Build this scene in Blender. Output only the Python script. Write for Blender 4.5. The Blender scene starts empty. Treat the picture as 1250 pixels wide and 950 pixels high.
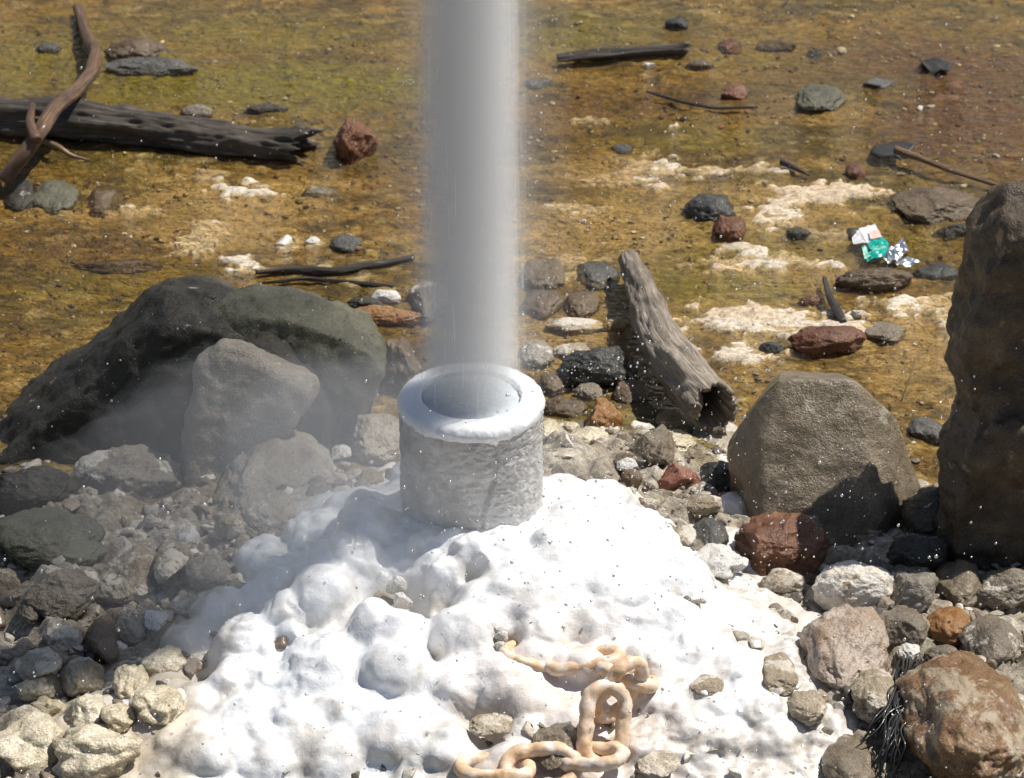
import bpy, bmesh, math
import numpy as np
from mathutils import Vector

scene = bpy.context.scene
COL = scene.collection
R = math.radians

# ------------------------------------------------------------------ camera
PITCH = R(29.0)
FPX = 5340.0                      # focal length in pixels of a 1250 px wide frame
DIST = 6.0
RIM_Z = 0.36
PX0, PY0 = 575.0, 480.0           # where the rim centre stands in the frame
fw = np.array([0, math.cos(PITCH), -math.sin(PITCH)])
up = np.array([0, math.sin(PITCH), math.cos(PITCH)])
rt = np.array([1.0, 0, 0])
CAM = np.array([0, 0, RIM_Z]) - DIST * fw - ((PX0 - 625) / FPX * DIST) * rt + ((PY0 - 475) / FPX * DIST) * up
cd = bpy.data.cameras.new('camera')
cam = bpy.data.objects.new('camera', cd)
COL.objects.link(cam)
cam.location = CAM
cam.rotation_euler = (R(90) - PITCH, 0, 0)
cd.sensor_width = 36
cd.lens = 36 * FPX / 1250
cd.clip_end = 500
cd.dof.use_dof = True
cd.dof.focus_distance = DIST
cd.dof.aperture_fstop = 13.0
scene.camera = cam

# ------------------------------------------------------------------ light
SUN_EL, SUN_AZ = 59.0, 66.0       # azimuth measured from +y (away from the camera) towards +x
w = bpy.data.worlds.new('World')
scene.world = w
w.use_nodes = True
wn = w.node_tree
sky = wn.nodes.new('ShaderNodeTexSky')
sky.sky_type = 'NISHITA'
sky.sun_disc = False
sky.sun_elevation = R(SUN_EL)
sky.sun_rotation = R(SUN_AZ)
bg = wn.nodes['Background']
bg.inputs['Strength'].default_value = 0.058
wn.links.new(sky.outputs[0], bg.inputs[0])
sd = bpy.data.lights.new('sun', 'SUN')
sd.energy = 4.6
sd.angle = R(0.53)
sd.color = (1.0, 0.955, 0.88)
sun = bpy.data.objects.new('sun', sd)
COL.objects.link(sun)
S = Vector((math.cos(R(SUN_EL)) * math.sin(R(SUN_AZ)), math.cos(R(SUN_EL)) * math.cos(R(SUN_AZ)), math.sin(R(SUN_EL))))
sun.rotation_euler = S.to_track_quat('Z', 'Y').to_euler()
vs = scene.view_settings
vs.view_transform = 'Standard'
vs.look = 'None'
vs.exposure = 0.34
vs.gamma = 1.0
scene.render.engine = 'CYCLES'
scene.cycles.use_denoising = True
scene.cycles.max_bounces = 8
scene.cycles.volume_bounces = 2
scene.cycles.transparent_max_bounces = 24

# ------------------------------------------------------------------ noise
def _h(ix, iy, iz, seed):
    n = (ix.astype(np.uint32) * np.uint32(374761393) + iy.astype(np.uint32) * np.uint32(668265263)
         + iz.astype(np.uint32) * np.uint32(2147483647) + np.uint32((seed * 1274126177) & 0xffffffff))
    n = (n ^ (n >> np.uint32(13))) * np.uint32(1274126177)
    n = (n ^ (n >> np.uint32(16))) * np.uint32(2246822519)
    return n ^ (n >> np.uint32(15))

def perlin(P, seed=0):
    P = np.asarray(P, float)
    i = np.floor(P).astype(np.int64)
    f = P - i
    u = f * f * f * (f * (f * 6 - 15) + 10)
    out = 0
    for dx in (0, 1):
        wx = u[:, 0] if dx else 1 - u[:, 0]
        for dy in (0, 1):
            wy = u[:, 1] if dy else 1 - u[:, 1]
            for dz in (0, 1):
                wz = u[:, 2] if dz else 1 - u[:, 2]
                hh = _h(i[:, 0] + dx, i[:, 1] + dy, i[:, 2] + dz, seed)
                gx = (hh & np.uint32(1023)).astype(float) / 511.5 - 1
                gy = ((hh >> np.uint32(10)) & np.uint32(1023)).astype(float) / 511.5 - 1
                gz = ((hh >> np.uint32(20)) & np.uint32(1023)).astype(float) / 511.5 - 1
                out = out + wx * wy * wz * (gx * (f[:, 0] - dx) + gy * (f[:, 1] - dy) + gz * (f[:, 2] - dz))
    return out * 1.25

def fbm(P, octs=4, seed=0, gain=0.5, lac=2.03):
    P = np.asarray(P, float)
    a, s = 1.0, 0.0
    for k in range(octs):
        s = s + a * perlin(P + 13.7 * k, seed + k)
        P = P * lac
        a *= gain
    return s

def billow(P, octs=3, seed=0):
    P = np.asarray(P, float)
    a, s = 1.0, 0.0
    for k in range(octs):
        s = s + a * (np.abs(perlin(P + 7.3 * k, seed + k)) * 2)
        P = P * 2.1
        a *= 0.5
    return s

def sstep(a, b, x):
    t = np.clip((x - a) / (b - a), 0, 1)
    return t * t * (3 - 2 * t)

def p3(x, y, z=0.0):
    x = np.atleast_1d(np.asarray(x, float)); y = np.atleast_1d(np.asarray(y, float))
    return np.stack([x, y, np.zeros_like(x) + z], 1)

# ------------------------------------------------------------------ terrain functions and pixel helpers
def ground_z(x, y):
    x = np.atleast_1d(np.asarray(x, float)); y = np.atleast_1d(np.asarray(y, float))
    q = p3(x, y)
    bank = 0.11 * np.exp(-((x / 0.50) ** 2 + ((y + 0.02) / 0.36) ** 2))
    bank += 0.034 * np.exp(-(((x - 0.20) / 0.17) ** 4 + ((y - 0.26) / 0.24) ** 4))
    bank += 0.028 * sstep(0.42, 0.22, y + 0.05 * np.sin(x * 9)) * sstep(0.45, 0.62, np.abs(x))
    bank += 0.035 * sstep(0.35, -0.25, y + 0.10 * np.sin(x * 3) - 0.25 * sstep(0.2, 0.8, -x))
    bed = -0.0065 + 0.009 * fbm(q * [3.0, 5.0, 1], 3, 5) + 0.0050 * fbm(q * [14, 26, 1], 3, 9)
    bed = bed + bank * (1 + 0.5 * fbm(q * 11, 3, 21))
    far = sstep(4.0, 30, np.hypot(x, y))
    return bed + far * 0.4

def dome_z(x, y):
    x = np.atleast_1d(np.asarray(x, float)); y = np.atleast_1d(np.asarray(y, float))
    r2 = (x / np.where(x < 0, 0.365, 0.405)) ** 2 + ((y + 0.05) / np.where(y < -0.05, 0.45, 0.34)) ** 2
    ap = 0.075 * np.exp(-(((x + 0.44) / 0.20) ** 2 + ((y + 0.40) / 0.17) ** 2)) + 0.06 * np.exp(-(((x - 0.40) / 0.17) ** 2 + ((y + 0.36) / 0.16) ** 2))
    return 0.205 * np.exp(-r2 * 1.05) + ap

# the same heights tabled every centimetre, for laying many things on the ground quickly
LX, LY = np.arange(-2.2, 2.2, 0.01), np.arange(-1.3, 3.6, 0.01)
_lx, _ly = np.meshgrid(LX, LY)
LUT_G = ground_z(_lx.ravel(), _ly.ravel()).reshape(_lx.shape)
_dz = dome_z(_lx.ravel(), _ly.ravel()).reshape(_lx.shape)
LUT_D = np.maximum(LUT_G, np.where(_dz > 0.015, _dz, -1.0))

def lut(T, x, y):
    i = min(max((x - LX[0]) / 0.01, 0), len(LX) - 2.001); j = min(max((y - LY[0]) / 0.01, 0), len(LY) - 2.001)
    a, b = int(i), int(j)
    u, v = i - a, j - b
    return float((T[b, a] * (1 - u) + T[b, a + 1] * u) * (1 - v) + (T[b + 1, a] * (1 - u) + T[b + 1, a + 1] * u) * v)

def ray(px, py):
    d = fw + rt * ((px - 625) / FPX) - up * ((py - 475) / FPX)
    return d

def at_z(px, py, z=0.0):
    d = ray(px, py)
    t = (z - CAM[2]) / d[2]
    return CAM + d * t

def at_y(px, py, Y):
    d = ray(px, py)
    t = (Y - CAM[1]) / d[1]
    return CAM + d * t

def at_fn(px, py, fn, lift=0.0):
    d = ray(px, py)
    t = (0.45 - CAM[2]) / d[2]
    for _ in range(400):
        p = CAM + d * t
        g = lut(fn, p[0], p[1]) + lift
        if p[2] <= g:
            break
        t += max(0.002, (p[2] - g) * 0.5)
    return CAM + d * t

def at_ground(px, py, lift=0.0):
    return at_fn(px, py, LUT_G, lift)

def at_dome(px, py, lift=0.0):
    return at_fn(px, py, LUT_D, lift)

def pxm(p):                       # pixels per metre at a point
    return FPX / float(np.dot(np.asarray(p) - CAM, fw))

# ------------------------------------------------------------------ mesh helpers
def mesh_from(name, V, F, cols=None, smooth=True):
    V = np.asarray(V, np.float32)
    F = np.asarray(F, np.int32)
    k = F.shape[1]
    me = bpy.data.meshes.new(name)
    me.vertices.add(len(V)); me.vertices.foreach_set('co', V.ravel())
    me.loops.add(F.size); me.loops.foreach_set('vertex_index', F.ravel())
    me.polygons.add(len(F))
    me.polygons.foreach_set('loop_start', np.arange(0, F.size, k, dtype=np.int32))
    me.polygons.foreach_set('loop_total', np.full(len(F), k, np.int32))
    me.polygons.foreach_set('use_smooth', np.full(len(F), smooth))
    me.update(calc_edges=True)
    if cols is not None:
        at = me.attributes.new('Col', 'FLOAT_COLOR', 'POINT')
        c = np.ones((len(V), 4), np.float32); c[:, :3] = cols
        at.data.foreach_set('color', c.ravel())
    return me

def obj(name, me, mat, parent=None, loc=(0, 0, 0)):
    o = bpy.data.objects.new(name, me)
    COL.objects.link(o)
    o.location = loc
    if mat is not None and not me.materials:
        me.materials.append(mat)
    if parent is not None:
        o.parent = parent
    return o

def tag(o, label, cat=None, group=None, kind=None):
    o['label'] = label
    if cat: o['category'] = cat
    if group: o['group'] = group
    if kind: o['kind'] = kind
    return o

def empty(name, loc, label, cat, group=None):
    o = bpy.data.objects.new(name, None)
    COL.objects.link(o)
    o.location = loc
    o.empty_display_size = 0.05
    return tag(o, label, cat, group)

_ico = {}
def ico(sub):
    if sub not in _ico:
        bm = bmesh.new()
        bmesh.ops.create_icosphere(bm, subdivisions=sub, radius=1)
        V = np.array([v.co[:] for v in bm.verts])
        F = np.array([[v.index for v in f.verts] for f in bm.faces])
        bm.free()
        _ico[sub] = (V, F)
    return _ico[sub]

def quads_to_tris(F):
    return np.concatenate([F[:, [0, 1, 2]], F[:, [0, 2, 3]]])

def remesh(V, F, voxel):
    """union of closed shells -> one even surface (vertices, faces, normals)"""
    me = bpy.data.meshes.new('tmp')
    me.from_pydata([tuple(v) for v in V], [], [tuple(f) for f in F])
    o = bpy.data.objects.new('tmp', me)
    COL.objects.link(o)
    m = o.modifiers.new('r', 'REMESH')
    m.mode = 'VOXEL'; m.voxel_size = voxel; m.adaptivity = 0
    dg = bpy.context.evaluated_depsgraph_get()
    dg.update()
    e = bpy.data.meshes.new_from_object(o.evaluated_get(dg))
    bpy.data.objects.remove(o); bpy.data.meshes.remove(me)
    V, F = arrays(e)
    bpy.data.meshes.remove(e)
    return V, F

def arrays(me):
    n = len(me.vertices)
    V = np.empty(n * 3, np.float32); me.vertices.foreach_get('co', V)
    L = np.empty(len(me.loops), np.int32); me.loops.foreach_get('vertex_index', L)
    return V.reshape(-1, 3).astype(float), L.reshape(-1, 4)

def normals(V, F):
    n = np.zeros_like(V)
    k = F.shape[1]
    a, b, c = V[F[:, 0]], V[F[:, 1]], V[F[:, 2]]
    fn = np.cross(b - a, c - a)
    if k == 4:
        fn = fn + np.cross(c - a, V[F[:, 3]] - a)
    for j in range(k):
        for a_ in range(3):
            n[:, a_] += np.bincount(F[:, j], fn[:, a_], len(V))
    return n / (np.linalg.norm(n, axis=1, keepdims=True) + 1e-12)

def smooth(V, F, it=2, lam=0.5):
    k = F.shape[1]
    A = np.concatenate([F[:, j] for j in range(k)] + [F[:, (j + 1) % k] for j in range(k)])
    B = np.concatenate([F[:, (j + 1) % k] for j in range(k)] + [F[:, j] for j in range(k)])
    cnt = np.maximum(np.bincount(A, minlength=len(V)), 1)[:, None]
    for _ in range(it):
        acc = np.stack([np.bincount(A, V[B, c], len(V)) for c in range(3)], 1)
        V = V * (1 - lam) + lam * acc / cnt
    return V

# ------------------------------------------------------------------ materials
def newmat(name):
    m = bpy.data.materials.new(name)
    m.use_nodes = True
    nt = m.node_tree
    for n in list(nt.nodes):
        if n.type != 'OUTPUT_MATERIAL': nt.nodes.remove(n)
    return m, nt, nt.nodes['Material Output']

def N(nt, t, **kw):
    n = nt.nodes.new('ShaderNode' + t)
    for k, v in kw.items(): setattr(n, k, v)
    return n

def noise(nt, vec, scale, detail=4, rough=0.55, dist=0.0):
    n = N(nt, 'TexNoise')
    n.inputs['Scale'].default_value = scale
    n.inputs['Detail'].default_value = detail
    n.inputs['Roughness'].default_value = rough
    n.inputs['Distortion'].default_value = dist
    nt.links.new(vec, n.inputs['Vector'])
    return n.outputs['Fac']

def ramp(nt, fac, stops):
    r = N(nt, 'ValToRGB')
    e = r.color_ramp.elements
    while len(e) < len(stops): e.new(0.5)
    for k, (p, c) in enumerate(stops):
        e[k].position = p
        e[k].color = (*c, 1) if len(c) == 3 else c
    nt.links.new(fac, r.inputs[0])
    return r.outputs[0]

def rng(nt, fac, a, b, c, d):
    m = N(nt, 'MapRange')
    for i, v in enumerate((a, b, c, d)): m.inputs[i + 1].default_value = v
    nt.links.new(fac, m.inputs[0])
    return m.outputs[0]

def mix(nt, fac, a, b, blend='MIX'):
    m = N(nt, 'Mix', data_type='RGBA', blend_type=blend)
    for s, v in ((m.inputs[0], fac), (m.inputs[6], a), (m.inputs[7], b)):
        if hasattr(v, 'links'): nt.links.new(v, s)
        elif isinstance(v, (int, float)): s.default_value = v
        else: s.default_value = (*v, 1)
    return m.outputs[2]

def math_(nt, op, a, b):
    m = N(nt, 'Math', operation=op)
    for s, v in ((m.inputs[0], a), (m.inputs[1], b)):
        if hasattr(v, 'links'): nt.links.new(v, s)
        else: s.default_value = v
    return m.outputs[0]

def bump(nt, h, strength, dist, prev=None):
    b = N(nt, 'Bump')
    b.inputs['Strength'].default_value = strength
    b.inputs['Distance'].default_value = dist
    nt.links.new(h, b.inputs['Height'])
    if prev is not None: nt.links.new(prev, b.inputs['Normal'])
    return b.outputs[0]

def objvec(nt):
    tc = N(nt, 'TexCoord'); oi = N(nt, 'ObjectInfo')
    m = N(nt, 'VectorMath', operation='MULTIPLY_ADD')
    nt.links.new(tc.outputs['Object'], m.inputs[0])
    m.inputs[1].default_value = (1, 1, 1)
    s = N(nt, 'VectorMath', operation='SCALE')
    s.inputs[0].default_value = (3.1, 5.3, 7.7)
    nt.links.new(oi.outputs['Random'], s.inputs['Scale'])
    nt.links.new(s.outputs[0], m.inputs[2])
    return m.outputs[0]

def rockmat(name, c1, c2, c3, wet=0.5, crust=0.0, crust_col=(0.62, 0.57, 0.49), scale=14, rough=0.5):
    m, nt, out = newmat(name)
    v = objvec(nt)
    b = N(nt, 'BsdfPrincipled')
    n1 = noise(nt, v, scale, 5, 0.62, 0.6)
    n2 = noise(nt, v, scale * 6, 5, 0.65)
    n3 = noise(nt, v, scale * 28, 3, 0.6)
    c = ramp(nt, n1, [(0.34, c1), (0.52, c2), (0.68, c3)])
    c = mix(nt, rng(nt, n2, 0.35, 0.68, 0.0, 0.75), c, mix(nt, 0.55, c, c3))
    dk = rng(nt, n3, 0.35, 0.62, 0.62, 1.12)
    c = mix(nt, 1.0, c, dk, 'MULTIPLY')
    vo = N(nt, 'TexVoronoi')
    vo.inputs['Scale'].default_value = scale * 9
    nt.links.new(v, vo.inputs['Vector'])
    sp = rng(nt, vo.outputs['Distance'], 0.10, 0.20, 0.45, 0.0)
    c = mix(nt, sp, c, tuple(x * 0.35 for x in c1))
    if crust > 0:
        n4 = noise(nt, v, scale * 1.3, 7, 0.68, 0.4)
        k = rng(nt, n4, 0.66 - crust * 0.32, 0.70 - crust * 0.32, 0.0, 1.0)
        c = mix(nt, k, c, mix(nt, rng(nt, n2, 0.3, 0.7, 0, 0.5), crust_col, c2))
    nt.links.new(c, b.inputs['Base Color'])
    rr = rng(nt, n2, 0.3, 0.7, max(0.12, rough - 0.18), min(0.95, rough + 0.22))
    nt.links.new(rr, b.inputs['Roughness'])
    b.inputs['Specular IOR Level'].default_value = 0.35
    b.inputs['Coat Weight'].default_value = min(1.0, wet * 0.9)
    b.inputs['Coat Roughness'].default_value = 0.13
    b.inputs['Coat IOR'].default_value = 1.33
    nb = bump(nt, n2, 0.6, 0.008)
    nb = bump(nt, n3, 0.6, 0.003, nb)
    nt.links.new(nb, b.inputs['Normal'])
    cb = bump(nt, n2, 0.6, 0.006)
    cb = bump(nt, n3, 0.5, 0.002, cb)
    nt.links.new(cb, b.inputs['Coat Normal'])
    nt.links.new(b.outputs[0], out.inputs[0])
    return m

M = {}
M['olive'] = rockmat('olive_brown_stone', (0.092, 0.064, 0.034), (0.172, 0.130, 0.080), (0.27, 0.220, 0.155), 0.9, 0.16, (0.33, 0.30, 0.22))
M['leaning'] = rockmat('pale_taupe_stone', (0.24, 0.195, 0.14), (0.37, 0.315, 0.24), (0.47, 0.415, 0.33), 0.3, 0.2)
M['greygreen'] = rockmat('grey_green_stone', (0.055, 0.052, 0.030), (0.105, 0.100, 0.062), (0.16, 0.15, 0.10), 0.3)
M['dark'] = rockmat('dark_wet_stone', (0.020, 0.016, 0.010), (0.042, 0.036, 0.024), (0.080, 0.070, 0.048), 0.3, 0.05)
M['darkbrown'] = rockmat('dark_brown_stone', (0.026, 0.017, 0.009), (0.062, 0.043, 0.025), (0.13, 0.096, 0.062), 0.35, 0.12, (0.22, 0.17, 0.12))
M['black'] = rockmat('black_wet_stone', (0.010, 0.010, 0.009), (0.026, 0.026, 0.022), (0.07, 0.066, 0.052), 0.7)
M['brown'] = rockmat('brown_stone', (0.060, 0.036, 0.018), (0.115, 0.075, 0.038), (0.18, 0.13, 0.075), 0.5)
M['redbrown'] = rockmat('red_brown_stone', (0.080, 0.026, 0.010), (0.150, 0.055, 0.022), (0.22, 0.105, 0.05), 0.5)
M['red'] = rockmat('red_stone', (0.16, 0.042, 0.02), (0.24, 0.075, 0.040), (0.28, 0.14, 0.09), 0.5)
M['orange'] = rockmat('orange_iron_stone', (0.15, 0.052, 0.010), (0.27, 0.115, 0.028), (0.38, 0.22, 0.085), 0.6)
M['slate'] = rockmat('slate_stone', (0.040, 0.036, 0.028), (0.080, 0.074, 0.062), (0.14, 0.13, 0.108), 0.6)
M['grey'] = rockmat('grey_stone', (0.15, 0.128, 0.095), (0.25, 0.22, 0.175), (0.37, 0.335, 0.28), 0.3, 0.3)
M['tan'] = rockmat('tan_stone', (0.20, 0.150, 0.090), (0.33, 0.265, 0.18), (0.45, 0.385, 0.285), 0.3, 0.45)
M['taupe'] = rockmat('taupe_stone', (0.105, 0.082, 0.055), (0.185, 0.150, 0.108), (0.27, 0.23, 0.175), 0.3, 0.2)
M['ochre'] = rockmat('ochre_stone', (0.15, 0.088, 0.024), (0.27, 0.175, 0.058), (0.38, 0.29, 0.15), 0.5, 0.15)
M['pinktan'] = rockmat('pinkish_crusted_stone', (0.24, 0.140, 0.06), (0.36, 0.28, 0.215), (0.45, 0.37, 0.30), 0.4, 0.35, (0.46, 0.39, 0.325), 10)
M['crusted'] = rockmat('brown_crusted_stone', (0.13, 0.055, 0.018), (0.20, 0.105, 0.042), (0.28, 0.19, 0.10), 0.7, 0.50, (0.38, 0.315, 0.22), 11)
M['cream'] = rockmat('cream_sinter', (0.44, 0.35, 0.21), (0.58, 0.49, 0.335), (0.67, 0.60, 0.46), 0.9, 0.0, scale=10, rough=0.32)
M['white'] = rockmat('white_sinter', (0.58, 0.54, 0.48), (0.72, 0.69, 0.64), (0.80, 0.78, 0.75), 0.4, 0.0, scale=20, rough=0.5)
M['whitetan'] = rockmat('white_crusted_tan_stone', (0.30, 0.20, 0.10), (0.43, 0.33, 0.21), (0.54, 0.47, 0.37), 0.4, 0.95, (0.70, 0.665, 0.60), 14)

def wood(name, c1, c2, c3, wet, axis=(14, 190, 190), rough=0.7):
    m, nt, out = newmat(name)
    b = N(nt, 'BsdfPrincipled')
    a = N(nt, 'Attribute'); a.attribute_name = 'grain'
    mp = N(nt, 'Mapping'); mp.inputs['Scale'].default_value = axis
    nt.links.new(a.outputs['Vector'], mp.inputs[0])
    g = noise(nt, mp.outputs[0], 1.0, 6, 0.62, 0.5)
    mp2 = N(nt, 'Mapping'); mp2.inputs['Scale'].default_value = (14, 14, 14)
    nt.links.new(a.outputs['Vector'], mp2.inputs[0])
    bl = noise(nt, mp2.outputs[0], 1.0, 5, 0.65, 0.3)
    c = ramp(nt, g, [(0.32, c1), (0.5, c2), (0.70, c3)])
    c = mix(nt, rng(nt, bl, 0.38, 0.66, 0.0, 0.8), c, tuple(0.55 * x for x in c1))
    nt.links.new(c, b.inputs['Base Color'])
    b.inputs['Roughness'].default_value = rough
    b.inputs['Coat Weight'].default_value = wet
    b.inputs['Coat Roughness'].default_value = 0.2
    mp3 = N(nt, 'Mapping'); mp3.inputs['Scale'].default_value = (9, 420, 420)
    nt.links.new(a.outputs['Vector'], mp3.inputs[0])
    g3 = noise(nt, mp3.outputs[0], 1.0, 4, 0.6, 0.3)
    c = mix(nt, rng(nt, g3, 0.34, 0.41, 0.55, 0.0), c, tuple(0.35 * x for x in c1))
    nt.links.new(c, b.inputs['Base Color'])
    nb = bump(nt, g, 0.8, 0.005)
    nb = bump(nt, rng(nt, g3, 0.36, 0.46, 0, 1), 0.7, 0.003, nb)
    nb = bump(nt, bl, 0.4, 0.004, nb)
    nt.links.new(nb, b.inputs['Normal'])
    nt.links.new(b.outputs[0], out.inputs[0])
    return m

M['driftwood'] = wood('grey_driftwood', (0.17, 0.132, 0.095), (0.33, 0.275, 0.21), (0.50, 0.44, 0.36), 0.15)
M['darkwood'] = wood('dark_wet_wood', (0.040, 0.030, 0.020), (0.085, 0.066, 0.047), (0.165, 0.138, 0.105), 0.25)
M['branch'] = wood('brown_branch_wood', (0.09, 0.042, 0.02), (0.20, 0.105, 0.055), (0.34, 0.22, 0.13), 0.2)
M['stick'] = wood('tan_stick_wood', (0.15, 0.08, 0.03), (0.32, 0.19, 0.085), (0.46, 0.32, 0.18), 0.2)
M['twig'] = wood('dark_twig_wood', (0.02, 0.014, 0.01), (0.06, 0.045, 0.03), (0.18, 0.15, 0.12), 0.3)

def plain(name, c, rough=0.5, coat=0.0, var=0.25, sc=60, metal=0.0, bs=0.3, bd=0.002, spec=0.5):
    m, nt, out = newmat(name)
    b = N(nt, 'BsdfPrincipled')
    v = objvec(nt)
    n1 = noise(nt, v, sc, 5, 0.6)
    cc = mix(nt, rng(nt, n1, 0.3, 0.7, 0, 1), tuple(x * (1 - var) for x in c), tuple(min(0.9, x * (1 + var)) for x in c))
    nt.links.new(cc, b.inputs['Base Color'])
    b.inputs['Roughness'].default_value = rough
    b.inputs['Metallic'].default_value = metal
    b.inputs['Specular IOR Level'].default_value = spec
    b.inputs['Coat Weight'].default_value = coat
    b.inputs['Coat Roughness'].default_value = 0.15
    nt.links.new(bump(nt, n1, bs, bd), b.inputs['Normal'])
    nt.links.new(b.outputs[0], out.inputs[0])
    return m

M['leaf'] = plain('black_dead_leaf', (0.020, 0.017, 0.014), 0.6, 0.1)
M['paper'] = plain('white_wrapper_paper', (0.72, 0.70, 0.72), 0.4, 0.2, 0.06)
M['pinkprint'] = plain('pale_pink_print', (0.72, 0.50, 0.44), 0.4, 0.2, 0.1)
M['teal'] = plain('teal_wrapper_plastic', (0.01, 0.36, 0.29), 0.25, 0.5, 0.2)
M['mint'] = plain('mint_wrapper_plastic', (0.25, 0.60, 0.47), 0.3, 0.4, 0.3)
M['foil'] = plain('silver_foil', (0.80, 0.82, 0.84), 0.28, 0.0, 0.05, 90, 0.85)
M['root'] = plain('black_root_fibre', (0.014, 0.013, 0.013), 0.5, 0.4, 0.3, spec=0.3)

def vcolmat(name, rough=0.6, coat=0.0, fine=(120, 520), lo=0.62, hi=1.25, b1=(0.5, 0.004), b2=(0.5, 0.0015), coat_rough=0.2, spec=0.4, flow=(1, 1, 1)):
    m, nt, out = newmat(name)
    b = N(nt, 'BsdfPrincipled')
    tc = N(nt, 'TexCoord')
    mp = N(nt, 'Mapping'); mp.inputs['Scale'].default_value = flow
    nt.links.new(tc.outputs['Object'], mp.inputs[0])
    a = N(nt, 'Attribute'); a.attribute_name = 'Col'
    n1 = noise(nt, mp.outputs[0], fine[0], 6, 0.68, 0.4)
    n2 = noise(nt, tc.outputs['Object'], fine[1], 4, 0.6)
    k = rng(nt, n1, 0.34, 0.66, lo, hi)
    c = mix(nt, 1.0, a.outputs['Color'], k, 'MULTIPLY')
    k2 = rng(nt, n2, 0.34, 0.66, 0.5 * (1 + lo), 0.5 * (1 + hi))
    c = mix(nt, 1.0, c, k2, 'MULTIPLY')
    nt.links.new(c, b.inputs['Base Color'])
    nt.links.new(rng(nt, n1, 0.3, 0.7, rough - 0.15, rough + 0.15), b.inputs['Roughness'])
    b.inputs['Specular IOR Level'].default_value = spec
    b.inputs['Coat Weight'].default_value = coat
    b.inputs['Coat Roughness'].default_value = coat_rough
    nb = bump(nt, n1, *b1)
    nb = bump(nt, n2, *b2, nb)
    nt.links.new(nb, b.inputs['Normal'])
    nt.links.new(b.outputs[0], out.inputs[0])
    return m

M['bed'] = vcolmat('stream_bed_sediment', 0.6, 0.0, (95, 420), 0.45, 1.45, (0.7, 0.006), (0.6, 0.002), flow=(1, 1.5, 1))
M['sinter'] = vcolmat('white_silica_sinter', 0.40, 0.7, (90, 380), 0.93, 1.04, (0.35, 0.005), (0.18, 0.0012), 0.25)
M['gravel'] = vcolmat('loose_gravel', 0.5, 0.4, (200, 700), 0.7, 1.25)

# ------------------------------------------------------------------ stream bed (the ground sheet)
def axis(lo, hi, step, far):
    core = np.arange(lo, hi + step / 2, step)
    g, out, s = [], core[-1], step
    while out < far:
        s *= 1.22; out += s; g.append(out)
    l, out, s = [], core[0], step
    while out > -far:
        s *= 1.22; out -= s; l.append(out)
    return np.array(l[::-1] + list(core) + g)

def grid_faces(nx, ny):
    i = np.arange(nx - 1)[None, :] + np.arange(ny - 1)[:, None] * nx
    i = i.ravel()
    return np.stack([i, i + 1, i + 1 + nx, i + nx], 1)

XS = axis(-1.05, 1.05, 0.0055, 60)
YS = axis(-0.62, 2.45, 0.0065, 60)
GX, GY = np.meshgrid(XS, YS)
gx, gy = GX.ravel(), GY.ravel()
gz = ground_z(gx, gy)
q = p3(gx, gy)
nA = fbm(q * [2.2, 5.0, 1], 4, 31)
nB = fbm(q * [6, 13, 1], 4, 41)
nC = fbm(q * [18, 40, 1], 4, 51)
nD = fbm(q * [40, 75, 1], 3, 61)

def lerp(a, b, t):
    return a * (1 - t[:, None]) + np.asarray(b)[None, :] * t[:, None]

cb = np.tile(np.array([0.255, 0.158, 0.026]), (len(gx), 1))
cb = lerp(cb, (0.150, 0.112, 0.014), sstep(-0.2, 0.5, nA))
cb = lerp(cb, (0.36, 0.25, 0.075), 0.7 * sstep(0.05, 0.55, nB))
cb = lerp(cb, (0.085, 0.055, 0.018), 0.8 * sstep(0.05, 0.5, -nB + 0.4 * nC))
cb = lerp(cb, (0.46, 0.36, 0.18), 0.7 * sstep(0.18, 0.55, nC + 0.3 * nD))
cb = lerp(cb, (0.055, 0.042, 0.014), 0.75 * sstep(0.12, 0.5, -nC + 0.5 * nD))

def patch(px, py, rx, ry, soft=0.35, amp=0.9, src=None):
    c = at_z(px, py, 0.0)
    s = pxm(c)
    d = np.hypot((gx - c[0]) / (rx / s), (gy - c[1]) / (ry / s / math.sin(PITCH)))
    return sstep(-soft, soft, 1 - d + amp * (0.60 * nB + 0.75 * nC + 0.55 * nD if src is None else src))

# yellow-green algae, red-brown sediment, pale film: the bed's own colours
for (px, py, rx, ry, st) in ((260, 100, 240, 34, .95), (420, 105, 110, 24, .85), (60, 60, 80, 40, .7), (330, 40, 160, 22, .6), (700, 45, 80, 26, .75), (880, 290, 130, 50, .55), (850, 340, 80, 50, .7), (960, 350, 60, 24, .6), (1080, 300, 70, 26, .5), (820, 160, 90, 24, .45), (150, 330, 120, 26, .4), (950, 60, 120, 26, .35)):
    cb = lerp(cb, (0.205, 0.178, 0.012), st * patch(px, py, rx, ry, 0.6))
for (px, py, rx, ry, st) in ((1190, 130, 100, 80, .9), (1100, 70, 110, 36, .65), (560, 200, 120, 60, .4), (120, 300, 120, 30, .45), (860, 120, 120, 20, .45), (680, 130, 90, 30, .4), (1120, 160, 60, 30, .5), (960, 95, 30, 12, .4), (1050, 350, 60, 14, .4)):
    cb = lerp(cb, (0.125, 0.055, 0.022), st * patch(px, py, rx, ry, 0.5, 1.2))
for (px, py, rx, ry, st) in ((820, 260, 150, 46, .5), (740, 290, 110, 44, .55), (1120, 420, 110, 46, .65), (960, 395, 140, 34, .7), (730, 205, 100, 18, .55), (960, 250, 60, 34, .6), (280, 250, 140, 44, .5), (1010, 130, 60, 20, .4), (990, 330, 70, 14, .5), (690, 410, 70, 30, .5), (250, 260, 120, 50, .35), (330, 235, 90, 20, .4)):
    cb = lerp(cb, (0.47, 0.34, 0.16), st * patch(px, py, rx, ry, 0.6))
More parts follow.
